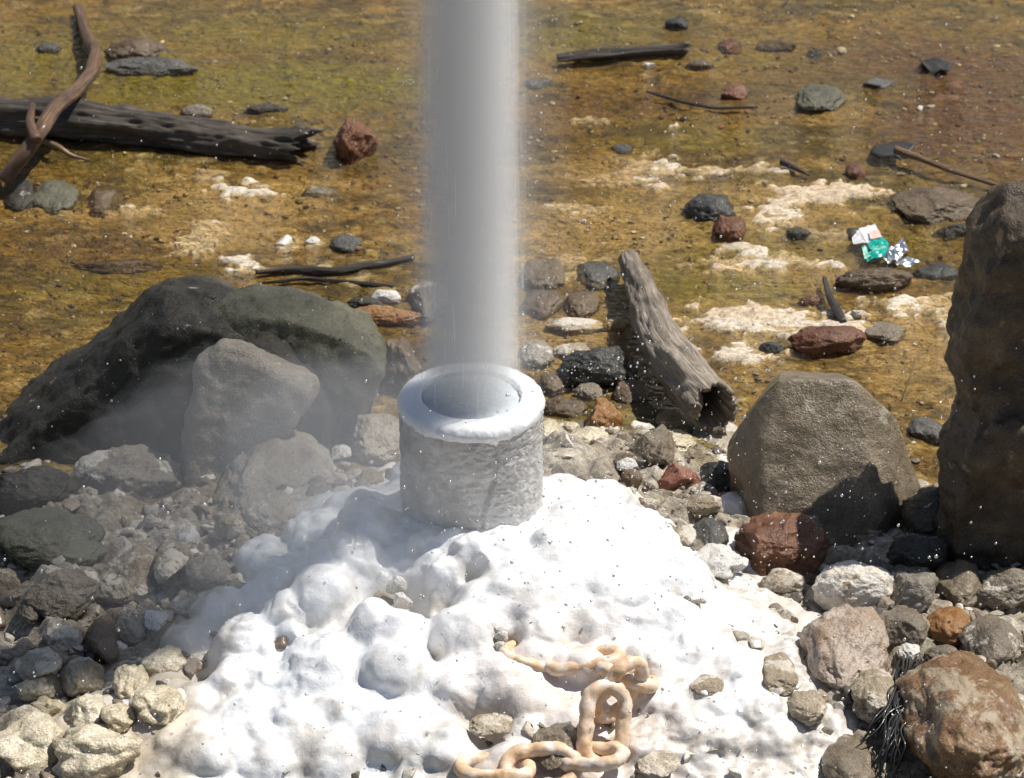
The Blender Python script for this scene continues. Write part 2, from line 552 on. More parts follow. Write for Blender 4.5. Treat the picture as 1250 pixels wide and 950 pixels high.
WHITE = ((806, 203, 30, 17), (745, 217, 42, 7), (950, 258, 24, 22), (1002, 283, 42, 6), (935, 318, 70, 9), (890, 388, 45, 12), (960, 395, 95, 20),
         (905, 430, 40, 12), (1110, 372, 60, 12), (700, 316, 45, 8), (905, 300, 22, 6), (300, 232, 36, 9), (242, 288, 22, 20), (298, 320, 22, 10),
         (262, 214, 26, 6), (386, 297, 10, 5), (346, 297, 14, 7), (925, 205, 35, 8), (870, 207, 30, 10), (1020, 235, 60, 9), (700, 250, 30, 6), (672, 330, 30, 6),
         (170, 255, 25, 6), (1170, 395, 25, 12), (820, 155, 10, 3), (730, 146, 22, 5))
wm = np.zeros(len(gx))
for k, (px, py, rx, ry) in enumerate(WHITE):
    wm = np.maximum(wm, (0.95 if ry > 8 else 0.75) * patch(px, py, rx, ry, 0.16, 1.25))
wcol = np.array([0.63, 0.54, 0.43])[None, :] * (1 + 0.18 * nC[:, None])
wcol = lerp(wcol, (0.58, 0.43, 0.27), 0.7 * sstep(-0.1, 0.4, nA + nB * .5))
cb = cb * (1 - wm[:, None]) + wcol * wm[:, None]
gz = gz + 0.0075 * wm
# rubble bank round the vent: grey-tan crusted sediment
bk = sstep(0.018, 0.05, gz + 0.012 * nB)
bcol = np.tile(np.array([0.30, 0.255, 0.19]), (len(gx), 1))
bcol = lerp(bcol, (0.46, 0.41, 0.335), sstep(0.0, 0.5, nB + nC * .6))
bcol = lerp(bcol, (0.13, 0.105, 0.075), 0.8 * sstep(0.1, 0.6, -nC + nD * .4))
cb = cb * (1 - bk[:, None]) + bcol * bk[:, None]
cb = np.clip(cb, 0.01, 0.8)
stream = 1 - sstep(0.018, 0.05, gz)
gz = gz + 0.0026 * nD + stream * 0.0042 * (billow(q * [11, 19, 1], 3, 101) - 0.75) + bk * (0.010 * nC + 0.012 * (billow(q * 24, 2, 88) - 0.6))
ground = obj('stream_bed', mesh_from('stream_bed', np.stack([gx, gy, gz], 1), grid_faces(len(XS), len(YS)), cb), M['bed'])
tag(ground, 'shallow ochre stream bed with pale mineral patches and algae', kind='structure')

# ------------------------------------------------------------------ water sheet
m, nt, out = newmat('shallow_water')
tc = N(nt, 'TexCoord')
mp = N(nt, 'Mapping'); mp.inputs['Scale'].default_value = (1, 1.8, 1)
nt.links.new(tc.outputs['Object'], mp.inputs[0])
n1 = noise(nt, mp.outputs[0], 22, 4, 0.55, 0.8)
n2 = noise(nt, mp.outputs[0], 85, 3, 0.55, 0.5)
nb = bump(nt, n1, 0.8, 0.014)
nb = bump(nt, n2, 0.8, 0.006, nb)
fr = N(nt, 'Fresnel'); fr.inputs['IOR'].default_value = 1.33
nt.links.new(nb, fr.inputs['Normal'])
gl = N(nt, 'BsdfGlossy'); gl.inputs['Roughness'].default_value = 0.07
nt.links.new(nb, gl.inputs['Normal'])
tr = N(nt, 'BsdfTransparent'); tr.inputs['Color'].default_value = (0.93, 0.87, 0.70, 1)
ms = N(nt, 'MixShader')
nt.links.new(fr.outputs[0], ms.inputs[0]); nt.links.new(tr.outputs[0], ms.inputs[1]); nt.links.new(gl.outputs[0], ms.inputs[2])
nt.links.new(ms.outputs[0], out.inputs[0])
M['water'] = m
wx, wy = axis(-1.2, 1.2, 0.3, 60), axis(-0.6, 2.4, 0.3, 60)
WX, WY = np.meshgrid(wx, wy)
water = obj('stream_water', mesh_from('stream_water', np.stack([WX.ravel(), WY.ravel(), np.full(WX.size, 0.0)], 1), grid_faces(len(wx), len(wy))), M['water'])
tag(water, 'thin clear film of stream water over the ochre bed', kind='structure')

# ------------------------------------------------------------------ rocks
def rock_shape(seed, sub, ang, lump=0.22, fine=0.05):
    rs = np.random.RandomState(seed)
    V, F = ico(sub)
    V = V.copy()
    for _ in range(int(5 + 9 * ang)):
        n = rs.normal(size=3); n /= np.linalg.norm(n)
        d = rs.uniform(0.52, 0.9) if ang > 0.5 else rs.uniform(0.68, 0.95)
        t = V @ n - d
        V -= np.outer(np.clip(t, 0, None) * (0.55 + 0.43 * ang), n)
    off = rs.uniform(-50, 50, 3)
    r = np.linalg.norm(V, axis=1, keepdims=True)
    dirs = V / r
    disp = lump * (1 - 0.5 * ang) * perlin(V * 1.1 + off, seed) + lump * 0.45 * perlin(V * 2.6 + off, seed + 1)
    f4 = fbm(V * 4.5 + off, 4, seed + 2, 0.6)
    disp = disp + fine * 1.2 * f4 - fine * 1.5 * np.abs(perlin(V * 2.9 + off, seed + 7))
    V = V + dirs * disp[:, None]
    a = rs.uniform(0, 6.28)
    Rz = np.array([[math.cos(a), -math.sin(a), 0], [math.sin(a), math.cos(a), 0], [0, 0, 1]])
    b = rs.uniform(-0.5, 0.5)
    Rx = np.array([[1, 0, 0], [0, math.cos(b), -math.sin(b)], [0, math.sin(b), math.cos(b)]])
    V = V @ Rz.T @ Rx.T
    lo, hi = V.min(0), V.max(0)
    return (V - (lo + hi) / 2) / ((hi - lo) / 2), F

_seed = [100]
def rock(name, label, bb, mat, hr=0.6, ang=0.5, cat='rock', sink=0.25, surf='ground', roll=0.0, fine=0.05, group=None, lift=0.0, lump=0.22):
    """bb: the stone's box in the photograph; it is laid on the ground where that box says it stands"""
    _seed[0] += 1
    x0, y0, x1, y1 = bb
    cx, cy = (x0 + x1) / 2, (y0 + y1) / 2
    fn = at_ground if surf == 'ground' else at_dome
    g = fn(cx, cy)
    s = pxm(g)
    a = (x1 - x0) / 2 / s
    E = (y1 - y0) / 2 / s
    c = min(hr * a, 0.85 * E / math.cos(PITCH))
    b = math.sqrt(max(E * E - (c * math.cos(PITCH)) ** 2, (0.3 * E) ** 2)) / math.sin(PITCH)
    b = min(b, 1.6 * a + 0.01)
    p = fn(cx, cy, c * (1 - 2 * sink) + lift)
    big = max(x1 - x0, y1 - y0)
    sub = 6 if big > 75 else (5 if big > 28 else 4)
    V, F = rock_shape(_seed[0], sub, ang, lump, fine)
    V = V * [a, b, c]
    if roll:
        cr, sr = math.cos(R(roll)), math.sin(R(roll))
        V = V @ np.array([[cr, 0, sr], [0, 1, 0], [-sr, 0, cr]]).T
    base = np.array([0, 0, V[:, 2].min()])
    o = obj(name, mesh_from(name, V - base, F), M[mat], None, p + base)
    return tag(o, label, cat, group)

def hull_rock(name, label, clouds, mat, voxel=0.006, sm=3, amp=(0.02, 0.006, 0.0025), cat='rock', freq=(6, 20, 60)):
    _seed[0] += 1
    sd_ = _seed[0]
    VV, FF, n = [], [], 0
    for pts in clouds:
        bm = bmesh.new()
        for p in pts: bm.verts.new(p)
        r = bmesh.ops.convex_hull(bm, input=bm.verts)
        bmesh.ops.delete(bm, geom=[v for v in bm.verts if not v.link_faces], context='VERTS')
        bmesh.ops.triangulate(bm, faces=bm.faces)
        bm.verts.index_update()
        VV += [v.co[:] for v in bm.verts]
        FF += [[v.index + n for v in f.verts] for f in bm.faces]
        n = len(VV)
        bm.free()
    V, F = remesh(VV, FF, voxel)
    V = smooth(V, F, sm)
    nn = normals(V, F)
    V = V + nn * (amp[0] * perlin(V * freq[0], sd_) + amp[1] * fbm(V * freq[1], 3, sd_ + 1) - 0.6 * amp[1] * np.abs(perlin(V * freq[1] * .7, sd_ + 4)) + amp[2] * fbm(V * freq[2], 2, sd_ + 2))[:, None]
    base = np.array([V[:, 0].mean(), V[:, 1].mean(), V[:, 2].min()])
    o = obj(name, mesh_from(name, V - base, F), M[mat], None, base)
    return tag(o, label, cat)

def pillow(outline, Y, df, db, kf=0.7, kb=0.7, drop=0.0, lean=0.0):
    """a closed cloud of points: the stone's outline at depth Y, drawn in towards its front and its back"""
    c = np.mean([at_y(x, y, Y) for x, y in outline], 0)
    pts = []
    ys_ = [y for x, y in outline]
    for x, y in outline:
        p = at_y(x, y, Y)
        t = (max(ys_) - y) / (max(ys_) - min(ys_))
        pts.append(p)
        f = c + (p - c) * kf; f[1] = Y - df * (1 - lean * t); f[2] -= drop
        b = c + (p - c) * kb; b[1] = Y + db
        pts += [f, b]
    return pts

# --- big boulders with their own outlines
yb = at_ground(200, 575)[1]
hull_rock('boulder', 'large dark olive boulder behind the pale tan rock, upstream of the mound',
          [pillow([(-40, 540), (25, 500), (60, 466), (105, 425), (150, 386), (177, 364), (203, 352), (268, 358), (345, 376), (430, 420), (452, 500), (380, 585), (100, 610), (-40, 610)], yb + 0.16, 0.17, 0.14, 0.84, 0.66, 0, 0.6)],
          'dark', 0.006, 2, (0.022, 0.010, 0.003), 'boulder')
hull_rock('slab_rock', 'smooth grey green slab lying along the top of the dark boulder',
          [pillow([(240, 372), (280, 360), (360, 366), (430, 386), (468, 406), (478, 428), (466, 456), (440, 455), (380, 432), (330, 410), (280, 398)], yb + 0.17, 0.11, 0.07, 0.92, 0.8, 0, 0.5)],
          'greygreen', 0.005, 2, (0.010, 0.007, 0.002))
yt = at_ground(300, 600)[1]
hull_rock('rock', 'pale tan flat faced rock leaning on the dark boulder',
          [pillow([(222, 572), (226, 520), (238, 440), (265, 419), (300, 425), (345, 445), (388, 462), (390, 480), (360, 515), (300, 560), (262, 590)], yt + 0.10, 0.08, 0.05, 0.86, 0.8, 0, 0.8)],
          'leaning', 0.0045, 1, (0.012, 0.006, 0.002))
yr = at_ground(985, 668)[1]
hull_rock('boulder', 'rounded olive brown boulder with a smooth face, beside the hollow driftwood log',
          [pillow([(890, 605), (890, 545), (930, 478), (948, 461), (1045, 465), (1100, 512), (1126, 600), (1078, 664), (965, 680), (905, 668)], yr + 0.13, 0.16, 0.10, 0.62, 0.72, 0, 0.75)],
          'olive', 0.005, 1, (0.010, 0.0022, 0.0014), 'boulder', (9, 26, 70))
ys = at_ground(1190, 694)[1]
hull_rock('standing_rock', 'tall dark rock standing upright at the edge, shading the olive boulder',
          [pillow([(1228, 232), (1204, 258), (1184, 292), (1164, 368), (1156, 420), (1172, 500), (1190, 560), (1330, 560), (1340, 300), (1280, 230)], ys + 0.11, 0.09, 0.09, 0.82, 0.78),
           pillow([(1172, 470), (1172, 535), (1148, 580), (1138, 640), (1150, 680), (1190, 694), (1340, 700), (1350, 500), (1240, 440)], ys + 0.10, 0.11, 0.09, 0.82, 0.8)],
          'darkbrown', 0.006, 2, (0.026, 0.014, 0.005))

RK = [
 # upper stream, far side
 ('stone', 'small dark grey stone by the top of the curved branch', (43, 52, 75, 70), 'slate', .5, .5),
 ('stone', 'flat rusty brown stone lying behind the grey slab upstream', (126, 45, 208, 80), 'brown', .35, .5),
 ('slab_rock', 'long flat grey slab in the algae beyond the dark log', (122, 70, 242, 99), 'slate', .22, .6),
 ('pebble', 'pinkish grey pebble just behind the dark log', (219, 128, 260, 150), 'taupe', .6, .3),
 ('stone', 'low dark stone behind the broken end of the dark log', (296, 127, 352, 143), 'dark', .4, .5),
 ('stone', 'grey green wet stone in front of the dark log', (40, 218, 96, 267), 'greygreen', .45, .4),
 ('stone', 'brown half sunken stone in front of the dark log', (106, 214, 152, 276), 'brown', .35, .5),
 ('stone', 'dark flat stone at the edge in front of the dark log', (5, 214, 52, 266), 'dark', .4, .5),
 ('rock', 'upright red brown block by the broken end of the dark log', (407, 133, 461, 215), 'redbrown', 1.25, .9),
 ('stone', 'flat olive stone below the upright red brown block', (368, 226, 416, 247), 'olive', .3, .8),
 ('stone', 'grey stone in the stream close behind the jet', (402, 286, 442, 311), 'slate', .4, .5),
 ('pebble', 'round white pebble among pale patches, paired with a lumpier one', (370, 289, 392, 304), 'white', .7, .4),
 ('pebble', 'lumpy white pebble in the ochre stream near a dark stick', (335, 288, 358, 306), 'white', .6, .6),
 ('stone', 'sunken brown flat stone upstream of the dark boulder', (88, 316, 200, 338), 'brown', .15, .5),
 ('stone', 'glossy black stone at the far top beside the jet', (811, 22, 840, 41), 'black', .7, .5),
 ('stone', 'reddish brown stone on the far bed right of the grey log', (878, 48, 906, 70), 'redbrown', .6, .6),
 ('stone', 'low brown stone just below the far grey log', (836, 73, 872, 88), 'brown', .4, .5),
 ('pebble', 'square white pebble just below the far grey log', (782, 76, 802, 86), 'white', .5, .8),
 ('stone', 'small dark red stone with a pointed tip at the thin stick', (879, 103, 912, 127), 'redbrown', .6, .9),
 ('stone', 'flat grey stone next to the upper jet', (638, 94, 676, 112), 'slate', .35, .5),
 ('stone', 'blue grey chip beside the pale patch behind the jet', (746, 175, 774, 189), 'slate', .3, .8),
 ('slab_rock', 'flat dark slab near the far top, straight lower edge', (922, 48, 973, 68), 'brown', .35, .8),
 ('stone', 'small charcoal stone next to the flat dark slab', (982, 56, 1011, 73), 'black', .4, .6),
 ('pebble', 'tiny oval white pebble near the flat dark slab', (1020, 57, 1034, 67), 'white', .6, .2),
 ('stone', 'rounded grey green stone half sunk in ochre mud', (971, 99, 1034, 143), 'greygreen', .4, .25),
 ('stone', 'long blue grey slate chip in the far stream', (1053, 95, 1093, 112), 'slate', .3, .7),
 ('pebble', 'round rusty pebble below the black leaf', (1032, 199, 1057, 223), 'redbrown', .8, .3),
 ('slab_rock', 'long dark slab rock beside the standing rock', (1087, 230, 1212, 281), 'brown', .30, .6),
 ('stone', 'squat dark block below the long slab rock', (1137, 269, 1196, 300), 'dark', .5, .7),
 ('stone', 'small dark stone on the white patch near the wrapper', (958, 277, 991, 295), 'dark', .5, .4),
 ('pebble', 'dark pebble touching the paper end of the wrapper', (1032, 278, 1053, 296), 'dark', .6, .4),
 ('rock', 'mottled dark wet rock sitting in the ochre stream', (833, 234, 899, 279), 'black', .55, .5),
 ('rock', 'maroon brown angular block against the mottled wet rock', (870, 264, 911, 301), 'redbrown', .75, .9),
 ('rock', 'low brown rounded rock below the crumpled wrapper', (1019, 326, 1115, 363), 'brown', .4, .3),
 ('stone', 'smooth shiny dark stone below the wrapper foil', (1114, 321, 1173, 349), 'black', .4, .3),
 ('pebble', 'rusty pebble next to the small upright twig', (973, 361, 1005, 378), 'redbrown', .6, .5),
 ('pebble', 'dark flat pebble at the foot of the upright twig', (1028, 379, 1052, 393), 'dark', .4, .4),
 ('rock', 'angular red brown block with a dark end on the pale patch', (961, 396, 1058, 442), 'redbrown', .45, .95),
 ('stone', 'flat olive tan stone touching the angular red brown block', (1055, 393, 1107, 421), 'olive', .35, .6),
 ('pebble', 'round black wet pebble behind the olive brown boulder', (924, 417, 960, 438), 'black', .7, .2),
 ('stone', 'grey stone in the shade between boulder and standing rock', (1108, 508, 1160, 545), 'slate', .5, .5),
 # left bank
 ('stone', 'flat orange stone on the bank close behind the pipe', (428, 374, 516, 404), 'orange', .35, .6),
 ('pebble', 'smooth white oval pebble behind the orange stone', (453, 352, 490, 374), 'white', .6, .2),
 ('stone', 'dark stone tucked behind the orange stone', (424, 362, 470, 384), 'dark', .5, .4),
 ('rock', 'narrow upright brown rock between pipe and grey green slab', (456, 394, 518, 514), 'brown', 1.3, .7),
 ('stone', 'tan stone half hidden by the jet', (498, 340, 548, 396), 'taupe', .6, .5),
 ('rock', 'dark mottled rounded rock under the big dark boulder', (80, 544, 224, 632), 'grey', .55, .5),
 ('slab_rock', 'grey slab sticking out over a dark gap', (-30, 618, 134, 704), 'greygreen', .40, .8),
 ('rock', 'red brown angular rock above white chips near the pipe', (371, 487, 428, 546), 'redbrown', .8, .85),
 ('rock', 'long pale taupe rock below the leaning tan rock', (262, 520, 410, 640), 'leaning', .5, .5),
 ('rock', 'pale grey tan rock right beside the pipe in the mist', (420, 505, 500, 575), 'leaning', .7, .5),
 ('chip', 'white crystalline chip under the red brown angular rock', (357, 539, 384, 562), 'white', .7, .9),
 ('chip', 'small white chip touching the taupe rock in the mist', (404, 541, 430, 562), 'white', .6, .8),
 ('pebble', 'olive flat pebble at the mound edge beside the pipe', (436, 573, 469, 595), 'ochre', .5, .4),
 ('pebble', 'grey pebble at the mound edge below the white chips', (373, 580, 400, 616), 'taupe', .7, .4),
 ('rock', 'misty grey brown rock on the flank of the white mound', (284, 596, 366, 662), 'leaning', .6, .5),
 ('rock', 'rounded grey rock with rough top in the shaded rubble', (116, 668, 200, 744), 'tan', .7, .55),
 ('chip', 'upright white chip in the shaded rubble', (216, 642, 244, 674), 'white', .9, .8),
 ('rock', 'tan lumpy rock at the head of the shaded rubble', (262, 628, 306, 660), 'tan', .8, .5),
 ('rock', 'brown grey rock between the grey rounded rock and the mound', (188, 662, 232, 712), 'tan', .7, .6),
 ('rock', 'knobbly brown grey rock on the mound side of the rubble', (226, 668, 282, 722), 'grey', .7, .7),
 ('pebble', 'bluish white egg shaped pebble in the rubble', (188, 722, 206, 741), 'white', .8, .2),
 ('chip', 'flat bluish white chip below the egg shaped pebble', (176, 740, 206, 770), 'white', .6, .8),
 ('stone', 'grey white stone beside the dark block', (144, 752, 180, 784), 'grey', .6, .6),
 ('rock', 'dark chocolate block in the rubble', (93, 755, 147, 811), 'brown', .8, .9),
 ('stone', 'grey stone leaning on the dark chocolate block', (54, 756, 104, 796), 'tan', .7, .5),
 ('stone', 'pale oval stone under the overhanging slab', (22, 722, 53, 762), 'taupe', .8, .3),
 ('stone', 'brown stone beneath the grey rounded rock', (206, 716, 250, 752), 'grey', .6, .6),
 ('rock', 'grey lumpy rock above the cream lumps', (70, 804, 128, 852), 'tan', .7, .5),
 ('rock', 'flat grey rubble stone at the edge above the cream lumps', (18, 792, 76, 834), 'tan', .5, .6),
 ('sinter_lump', 'shiny cream lump with a bright top beside the mound', (136, 808, 182, 858), 'cream', .8, .2),
 ('sinter_lump', 'broad tan cream lump touching the mound foot', (156, 838, 226, 888), 'cream', .6, .2),
 ('sinter_lump', 'brownish cream lump in the middle of the cream lumps', (78, 846, 132, 894), 'cream', .7, .3),
 ('sinter_lump', 'large pale yellow lump lowest in the cream group', (62, 882, 174, 958), 'cream', .6, .3),
 ('sinter_lump', 'cream and brown lump at the very edge, low', (-14, 872, 76, 946), 'cream', .6, .4),
 ('sinter_lump', 'small shiny cream lump at the edge', (18, 828, 68, 860), 'cream', .7, .2),
 ('sinter_lump', 'pale knobbly cream lump above the edge lump', (34, 850, 84, 882), 'cream', .6, .3),
 ('sinter_lump', 'smooth cream lump behind the shiny bright topped one', (172, 790, 232, 836), 'cream', .6, .2),
 ('sinter_lump', 'cream lump wedged under the broad tan one', (122, 858, 166, 896), 'cream', .7, .2),
 ('rock', 'very dark rock wedged below the big boulder at the edge', (-40, 570, 96, 640), 'dark', .5, .6),
 ('rock', 'dark brown rock in the gap under the overhanging slab', (30, 690, 120, 756), 'taupe', .6, .7),
 # stones between pipe and driftwood
 ('stone', 'reddish grey stone behind the pipe against the jet', (636, 316, 690, 362), 'brown', .6, .5),
 ('slab_rock', 'blue grey slate touching the top of the driftwood log', (694, 318, 758, 356), 'slate', .3, .9),
 ('stone', 'olive brown stone between slate and black wet rock', (688, 350, 734, 392), 'brown', .5, .4),
 ('stone', 'purplish brown stone close to the jet', (634, 352, 690, 394), 'brown', .45, .5),
 ('slab_rock', 'flat tan stone across the bank behind the pipe', (664, 388, 740, 412), 'tan', .25, .6),
 ('stone', 'tan wedge stone above the black wet rock', (672, 416, 720, 442), 'tan', .4, .7),
 ('stone', 'small olive stone next to the driftwood log', (735, 384, 772, 408), 'ochre', .5, .5),
 ('rock', 'large black wet rock with green tint beside the driftwood', (674, 420, 780, 486), 'black', .6, .5),
 ('stone', 'grey streaky stone touching the pipe rim', (634, 412, 676, 452), 'grey', .6, .5),
 ('stone', 'brown stone half behind the pipe rim', (656, 452, 694, 486), 'brown', .6, .5),
 ('stone', 'taupe stone above the orange rock', (700, 466, 736, 494), 'taupe', .6, .4),
 ('stone', 'wide brown grey stone beside the pipe below the rim', (662, 483, 718, 516), 'brown', .5, .3),
 ('rock', 'bright orange brown rock with a tan top near the pipe', (711, 491, 762, 541), 'orange', .9, .7),
 ('chip', 'cream chip pressed against the pipe', (656, 510, 684, 546), 'cream', .7, .6),
 ('pebble', 'cream pebble below the wide brown grey stone', (684, 515, 708, 531), 'cream', .6, .4),
 ('chip', 'long cream chip at the upper mound edge', (690, 522, 744, 550), 'cream', .35, .5),
 ('stone', 'brown stone beside the driftwood end', (748, 462, 792, 500), 'brown', .5, .5),
 ('slab_rock', 'leaning olive slab below the driftwood shadow', (772, 516, 826, 574), 'olive', .7, .8),
 ('chip', 'pale cream crust under the hollow log end', (806, 522, 850, 556), 'cream', .4, .6),
 ('stone', 'ochre stone in the log shadow', (800, 500, 846, 530), 'ochre', .4, .5),
 ('slab_rock', 'curved tan ledge stone between log end and boulder', (842, 506, 908, 552), 'tan', .3, .4),
 ('pebble', 'glassy brown pebble on the upper mound edge', (757, 572, 785, 596), 'brown', .8, .3),
 ('chip', 'white chip behind the glassy brown pebble', (752, 556, 780, 576), 'white', .6, .7),
 ('rock', 'brick red rock between mound and olive boulder', (797, 564, 856, 606), 'red', .7, .7),
 ('rock', 'glossy black rock squeezed against the olive boulder', (850, 560, 900, 612), 'black', .9, .7),
 ('pebble', 'small orange pebble under the glossy black rock', (871, 599, 893, 618), 'orange', .7, .5),
 ('chip', 'white chip on top of the glossy black rock', (872, 554, 894, 572), 'white', .6, .7),
 ('stone', 'ridged tan crust stone below the brick red rock', (826, 600, 882, 636), 'tan', .6, .6),
 ('stone', 'dark grey wet stone on the mound shoulder', (842, 630, 890, 684), 'slate', .7, .5),
 ('sinter_crust', 'knobbly white crust ledge on the mound shoulder', (846, 664, 914, 708), 'white', .45, .4),
 ('pebble', 'tan pebble wedged left of the dark grey wet stone', (820, 640, 850, 668), 'tan', .7, .5),
 # right foreground
 ('rock', 'large angular red brown rock under the olive boulder', (896, 624, 1012, 720), 'redbrown', .75, .85),
 ('stone', 'tan wet stone at the mound edge by the red brown rock', (922, 694, 984, 732), 'tan', .6, .5),
 ('stone', 'grey wet stone leaning on the red brown rock', (955, 686, 1000, 722), 'taupe', .7, .7),
 ('rock', 'white capped tan rock beside the red brown rock', (990, 684, 1092, 750), 'whitetan', .7, .5),
 ('rock', 'large pinkish tan rock with a rough face', (978, 742, 1084, 862), 'pinktan', .85, .45),
 ('rock', 'faceted grey rock with white edges', (1085, 692, 1147, 752), 'grey', .9, .9),
 ('rock', 'long olive brown rock leaning towards the standing rock', (1142, 682, 1198, 746), 'olive', .8, .5),
 ('rock', 'rough tan grey rock at the edge under the standing rock', (1178, 690, 1262, 754), 'taupe', .8, .6),
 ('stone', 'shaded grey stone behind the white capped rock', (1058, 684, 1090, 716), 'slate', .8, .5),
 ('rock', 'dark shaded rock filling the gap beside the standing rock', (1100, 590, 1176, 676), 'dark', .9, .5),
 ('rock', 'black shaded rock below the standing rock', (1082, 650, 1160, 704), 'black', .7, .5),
 ('stone', 'bright orange brown wet stone among the grey rubble', (1127, 744, 1186, 788), 'orange', .6, .4),
 ('stone', 'smooth grey pebble below the bright orange stone', (1127, 786, 1174, 812), 'taupe', .5, .2),
 ('rock', 'smooth mauve grey rock at the edge beside the orange stone', (1170, 752, 1250, 816), 'taupe', .6, .4),
 ('rock', 'grey brown rock touching the large pinkish tan rock', (1066, 742, 1132, 796), 'taupe', .7, .6),
 ('rock', 'big brown crusted rock in the corner', (1094, 800, 1256, 966), 'crusted', .75, .35),
 ('rock', 'knobbly tan crust rock beside the black roots', (1038, 808, 1092, 884), 'tan', .8, .6),
 ('stone', 'smooth olive stone cut by the lower border', (1002, 900, 1072, 962), 'olive', .5, .3),
 ('stone', 'small tan pebble cluster stone above the crusted rock', (1150, 796, 1188, 822), 'tan', .6, .5),
 ('chip', 'white shell shaped chip near the black roots', (1094, 778, 1124, 806), 'white', .5, .7),
 ('stone', 'rough tan stone under the large pinkish rock', (960, 842, 1010, 884), 'tan', .6, .5),
 # embedded in the mound foot
 ('rock', 'dark pyramid shaped stone sticking out beside the chain', (648, 868, 710, 940), 'olive', .6, .9),
 ('rock', 'brown hollow looking stone under the white mound foot', (572, 870, 626, 898), 'tan', .25, .5),
 ('stone', 'brown stone at the lower border beside the chain', (776, 904, 830, 948), 'tan', .3, .4),
 ('stone', 'rough brown pitted stone in the mound foot near the pinkish rock', (930, 796, 974, 850), 'tan', .4, .7),
 ('stone', 'small grey sunken stone in the tan mound foot', (842, 824, 884, 850), 'tan', .3, .3),
 ('pebble', 'dark green pebble in the tan mound foot', (872, 886, 898, 904), 'greygreen', .6, .4),
]
MOUNDY = {'chip': 'mound'}
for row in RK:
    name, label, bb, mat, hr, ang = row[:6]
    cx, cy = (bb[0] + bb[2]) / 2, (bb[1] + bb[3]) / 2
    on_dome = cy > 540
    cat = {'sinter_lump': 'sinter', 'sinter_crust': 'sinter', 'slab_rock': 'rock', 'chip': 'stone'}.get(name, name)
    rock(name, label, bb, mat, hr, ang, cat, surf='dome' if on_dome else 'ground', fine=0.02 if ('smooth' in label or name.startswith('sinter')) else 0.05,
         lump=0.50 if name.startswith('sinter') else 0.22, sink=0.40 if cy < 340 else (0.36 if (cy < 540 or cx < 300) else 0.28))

# ------------------------------------------------------------------ gravel (uncountable)
def scatter(name, label, n, area, rad, palette, seed, flat=0.6, test=None, sit=0.1, mat='gravel', sub=2):
    rs = np.random.RandomState(seed)
    V0, F0 = ico(sub)
    shapes = []
    for _ in range(40):
        V = V0 * (1 + 0.45 * perlin(V0 * 1.5 + rs.uniform(-99, 99, 3), 3) + 0.16 * perlin(V0 * 4 + rs.uniform(-99, 99, 3), 4))[:, None]
        for _ in range(8):
            nn = rs.normal(size=3); nn /= np.linalg.norm(nn)
            V = V - np.outer(np.clip(V @ nn - 0.55, 0, None), nn)
        shapes.append(V)
    VV, FF, CC, k = [], [], [], 0
    tries = 0
    while k < n and tries < n * 30:
        tries += 1
        x, y = rs.uniform(*area[0]), rs.uniform(*area[1])
        if test is not None and rs.rand() > test(x, y): continue
        r = rad[0] + (rad[1] - rad[0]) * rs.rand() ** 2.6
        V = shapes[rs.randint(40)]
        V = V * [r * rs.uniform(.8, 1.5), r * rs.uniform(.7, 1.2), r * flat * rs.uniform(.6, 1.2)]
        a = rs.uniform(0, 3.14)
        V = V @ np.array([[math.cos(a), -math.sin(a), 0], [math.sin(a), math.cos(a), 0], [0, 0, 1]]).T
        z = lut(LUT_D, x, y)
        VV.append(V + [x, y, z + sit * r * flat])
        FF.append(F0 + k * len(V0))
        c = np.array(palette[rs.randint(len(palette))]) * rs.uniform(.7, 1.3)
        CC.append(np.tile(np.clip(c, 0, .8), (len(V0), 1)))
        k += 1
    o = obj(name, mesh_from(name, np.concatenate(VV), np.concatenate(FF), np.concatenate(CC)), M[mat])
    return tag(o, label, 'gravel', None, 'stuff')

LUT_N = sstep(-0.25, 0.35, fbm(p3(_lx.ravel() * 4, _ly.ravel() * 7), 3, 77)).reshape(_lx.shape)
bedpal = [(.30, .20, .08), (.16, .10, .05), (.07, .05, .035), (.45, .38, .26), (.22, .15, .05), (.62, .56, .46), (.18, .15, .06), (.2, .09, .04)]
bankpal = [(.40, .34, .26), (.25, .20, .15), (.5, .45, .37), (.12, .10, .08), (.62, .58, .5), (.20, .15, .10), (.33, .29, .23)]
def bank_density(x, y):
    if lut(LUT_D, x, y) > lut(LUT_G, x, y) + 0.012: return 0.0 if lut(LUT_D, x, y) > 0.105 else 0.22
    if 0.05 < x < 0.40 and 0.05 < y < 0.52: return 1.0
    return 1.0 if lut(LUT_G, x, y) > 0.03 else 0.12
scatter('stream_gravel', 'fine ochre and brown gravel strewn over the stream bed', 5200, ((-1.05, 1.05), (0.35, 2.4)), (0.0012, 0.0070), bedpal, 5, 0.55,
        lambda x, y: lut(LUT_N, x, y))
scatter('bank_gravel', 'grey and tan rubble gravel packed between the rocks round the vent', 3000, ((-0.85, 0.85), (-0.6, 0.62)), (0.003, 0.017), bankpal, 6, 0.75, bank_density, 0.0, sub=3)

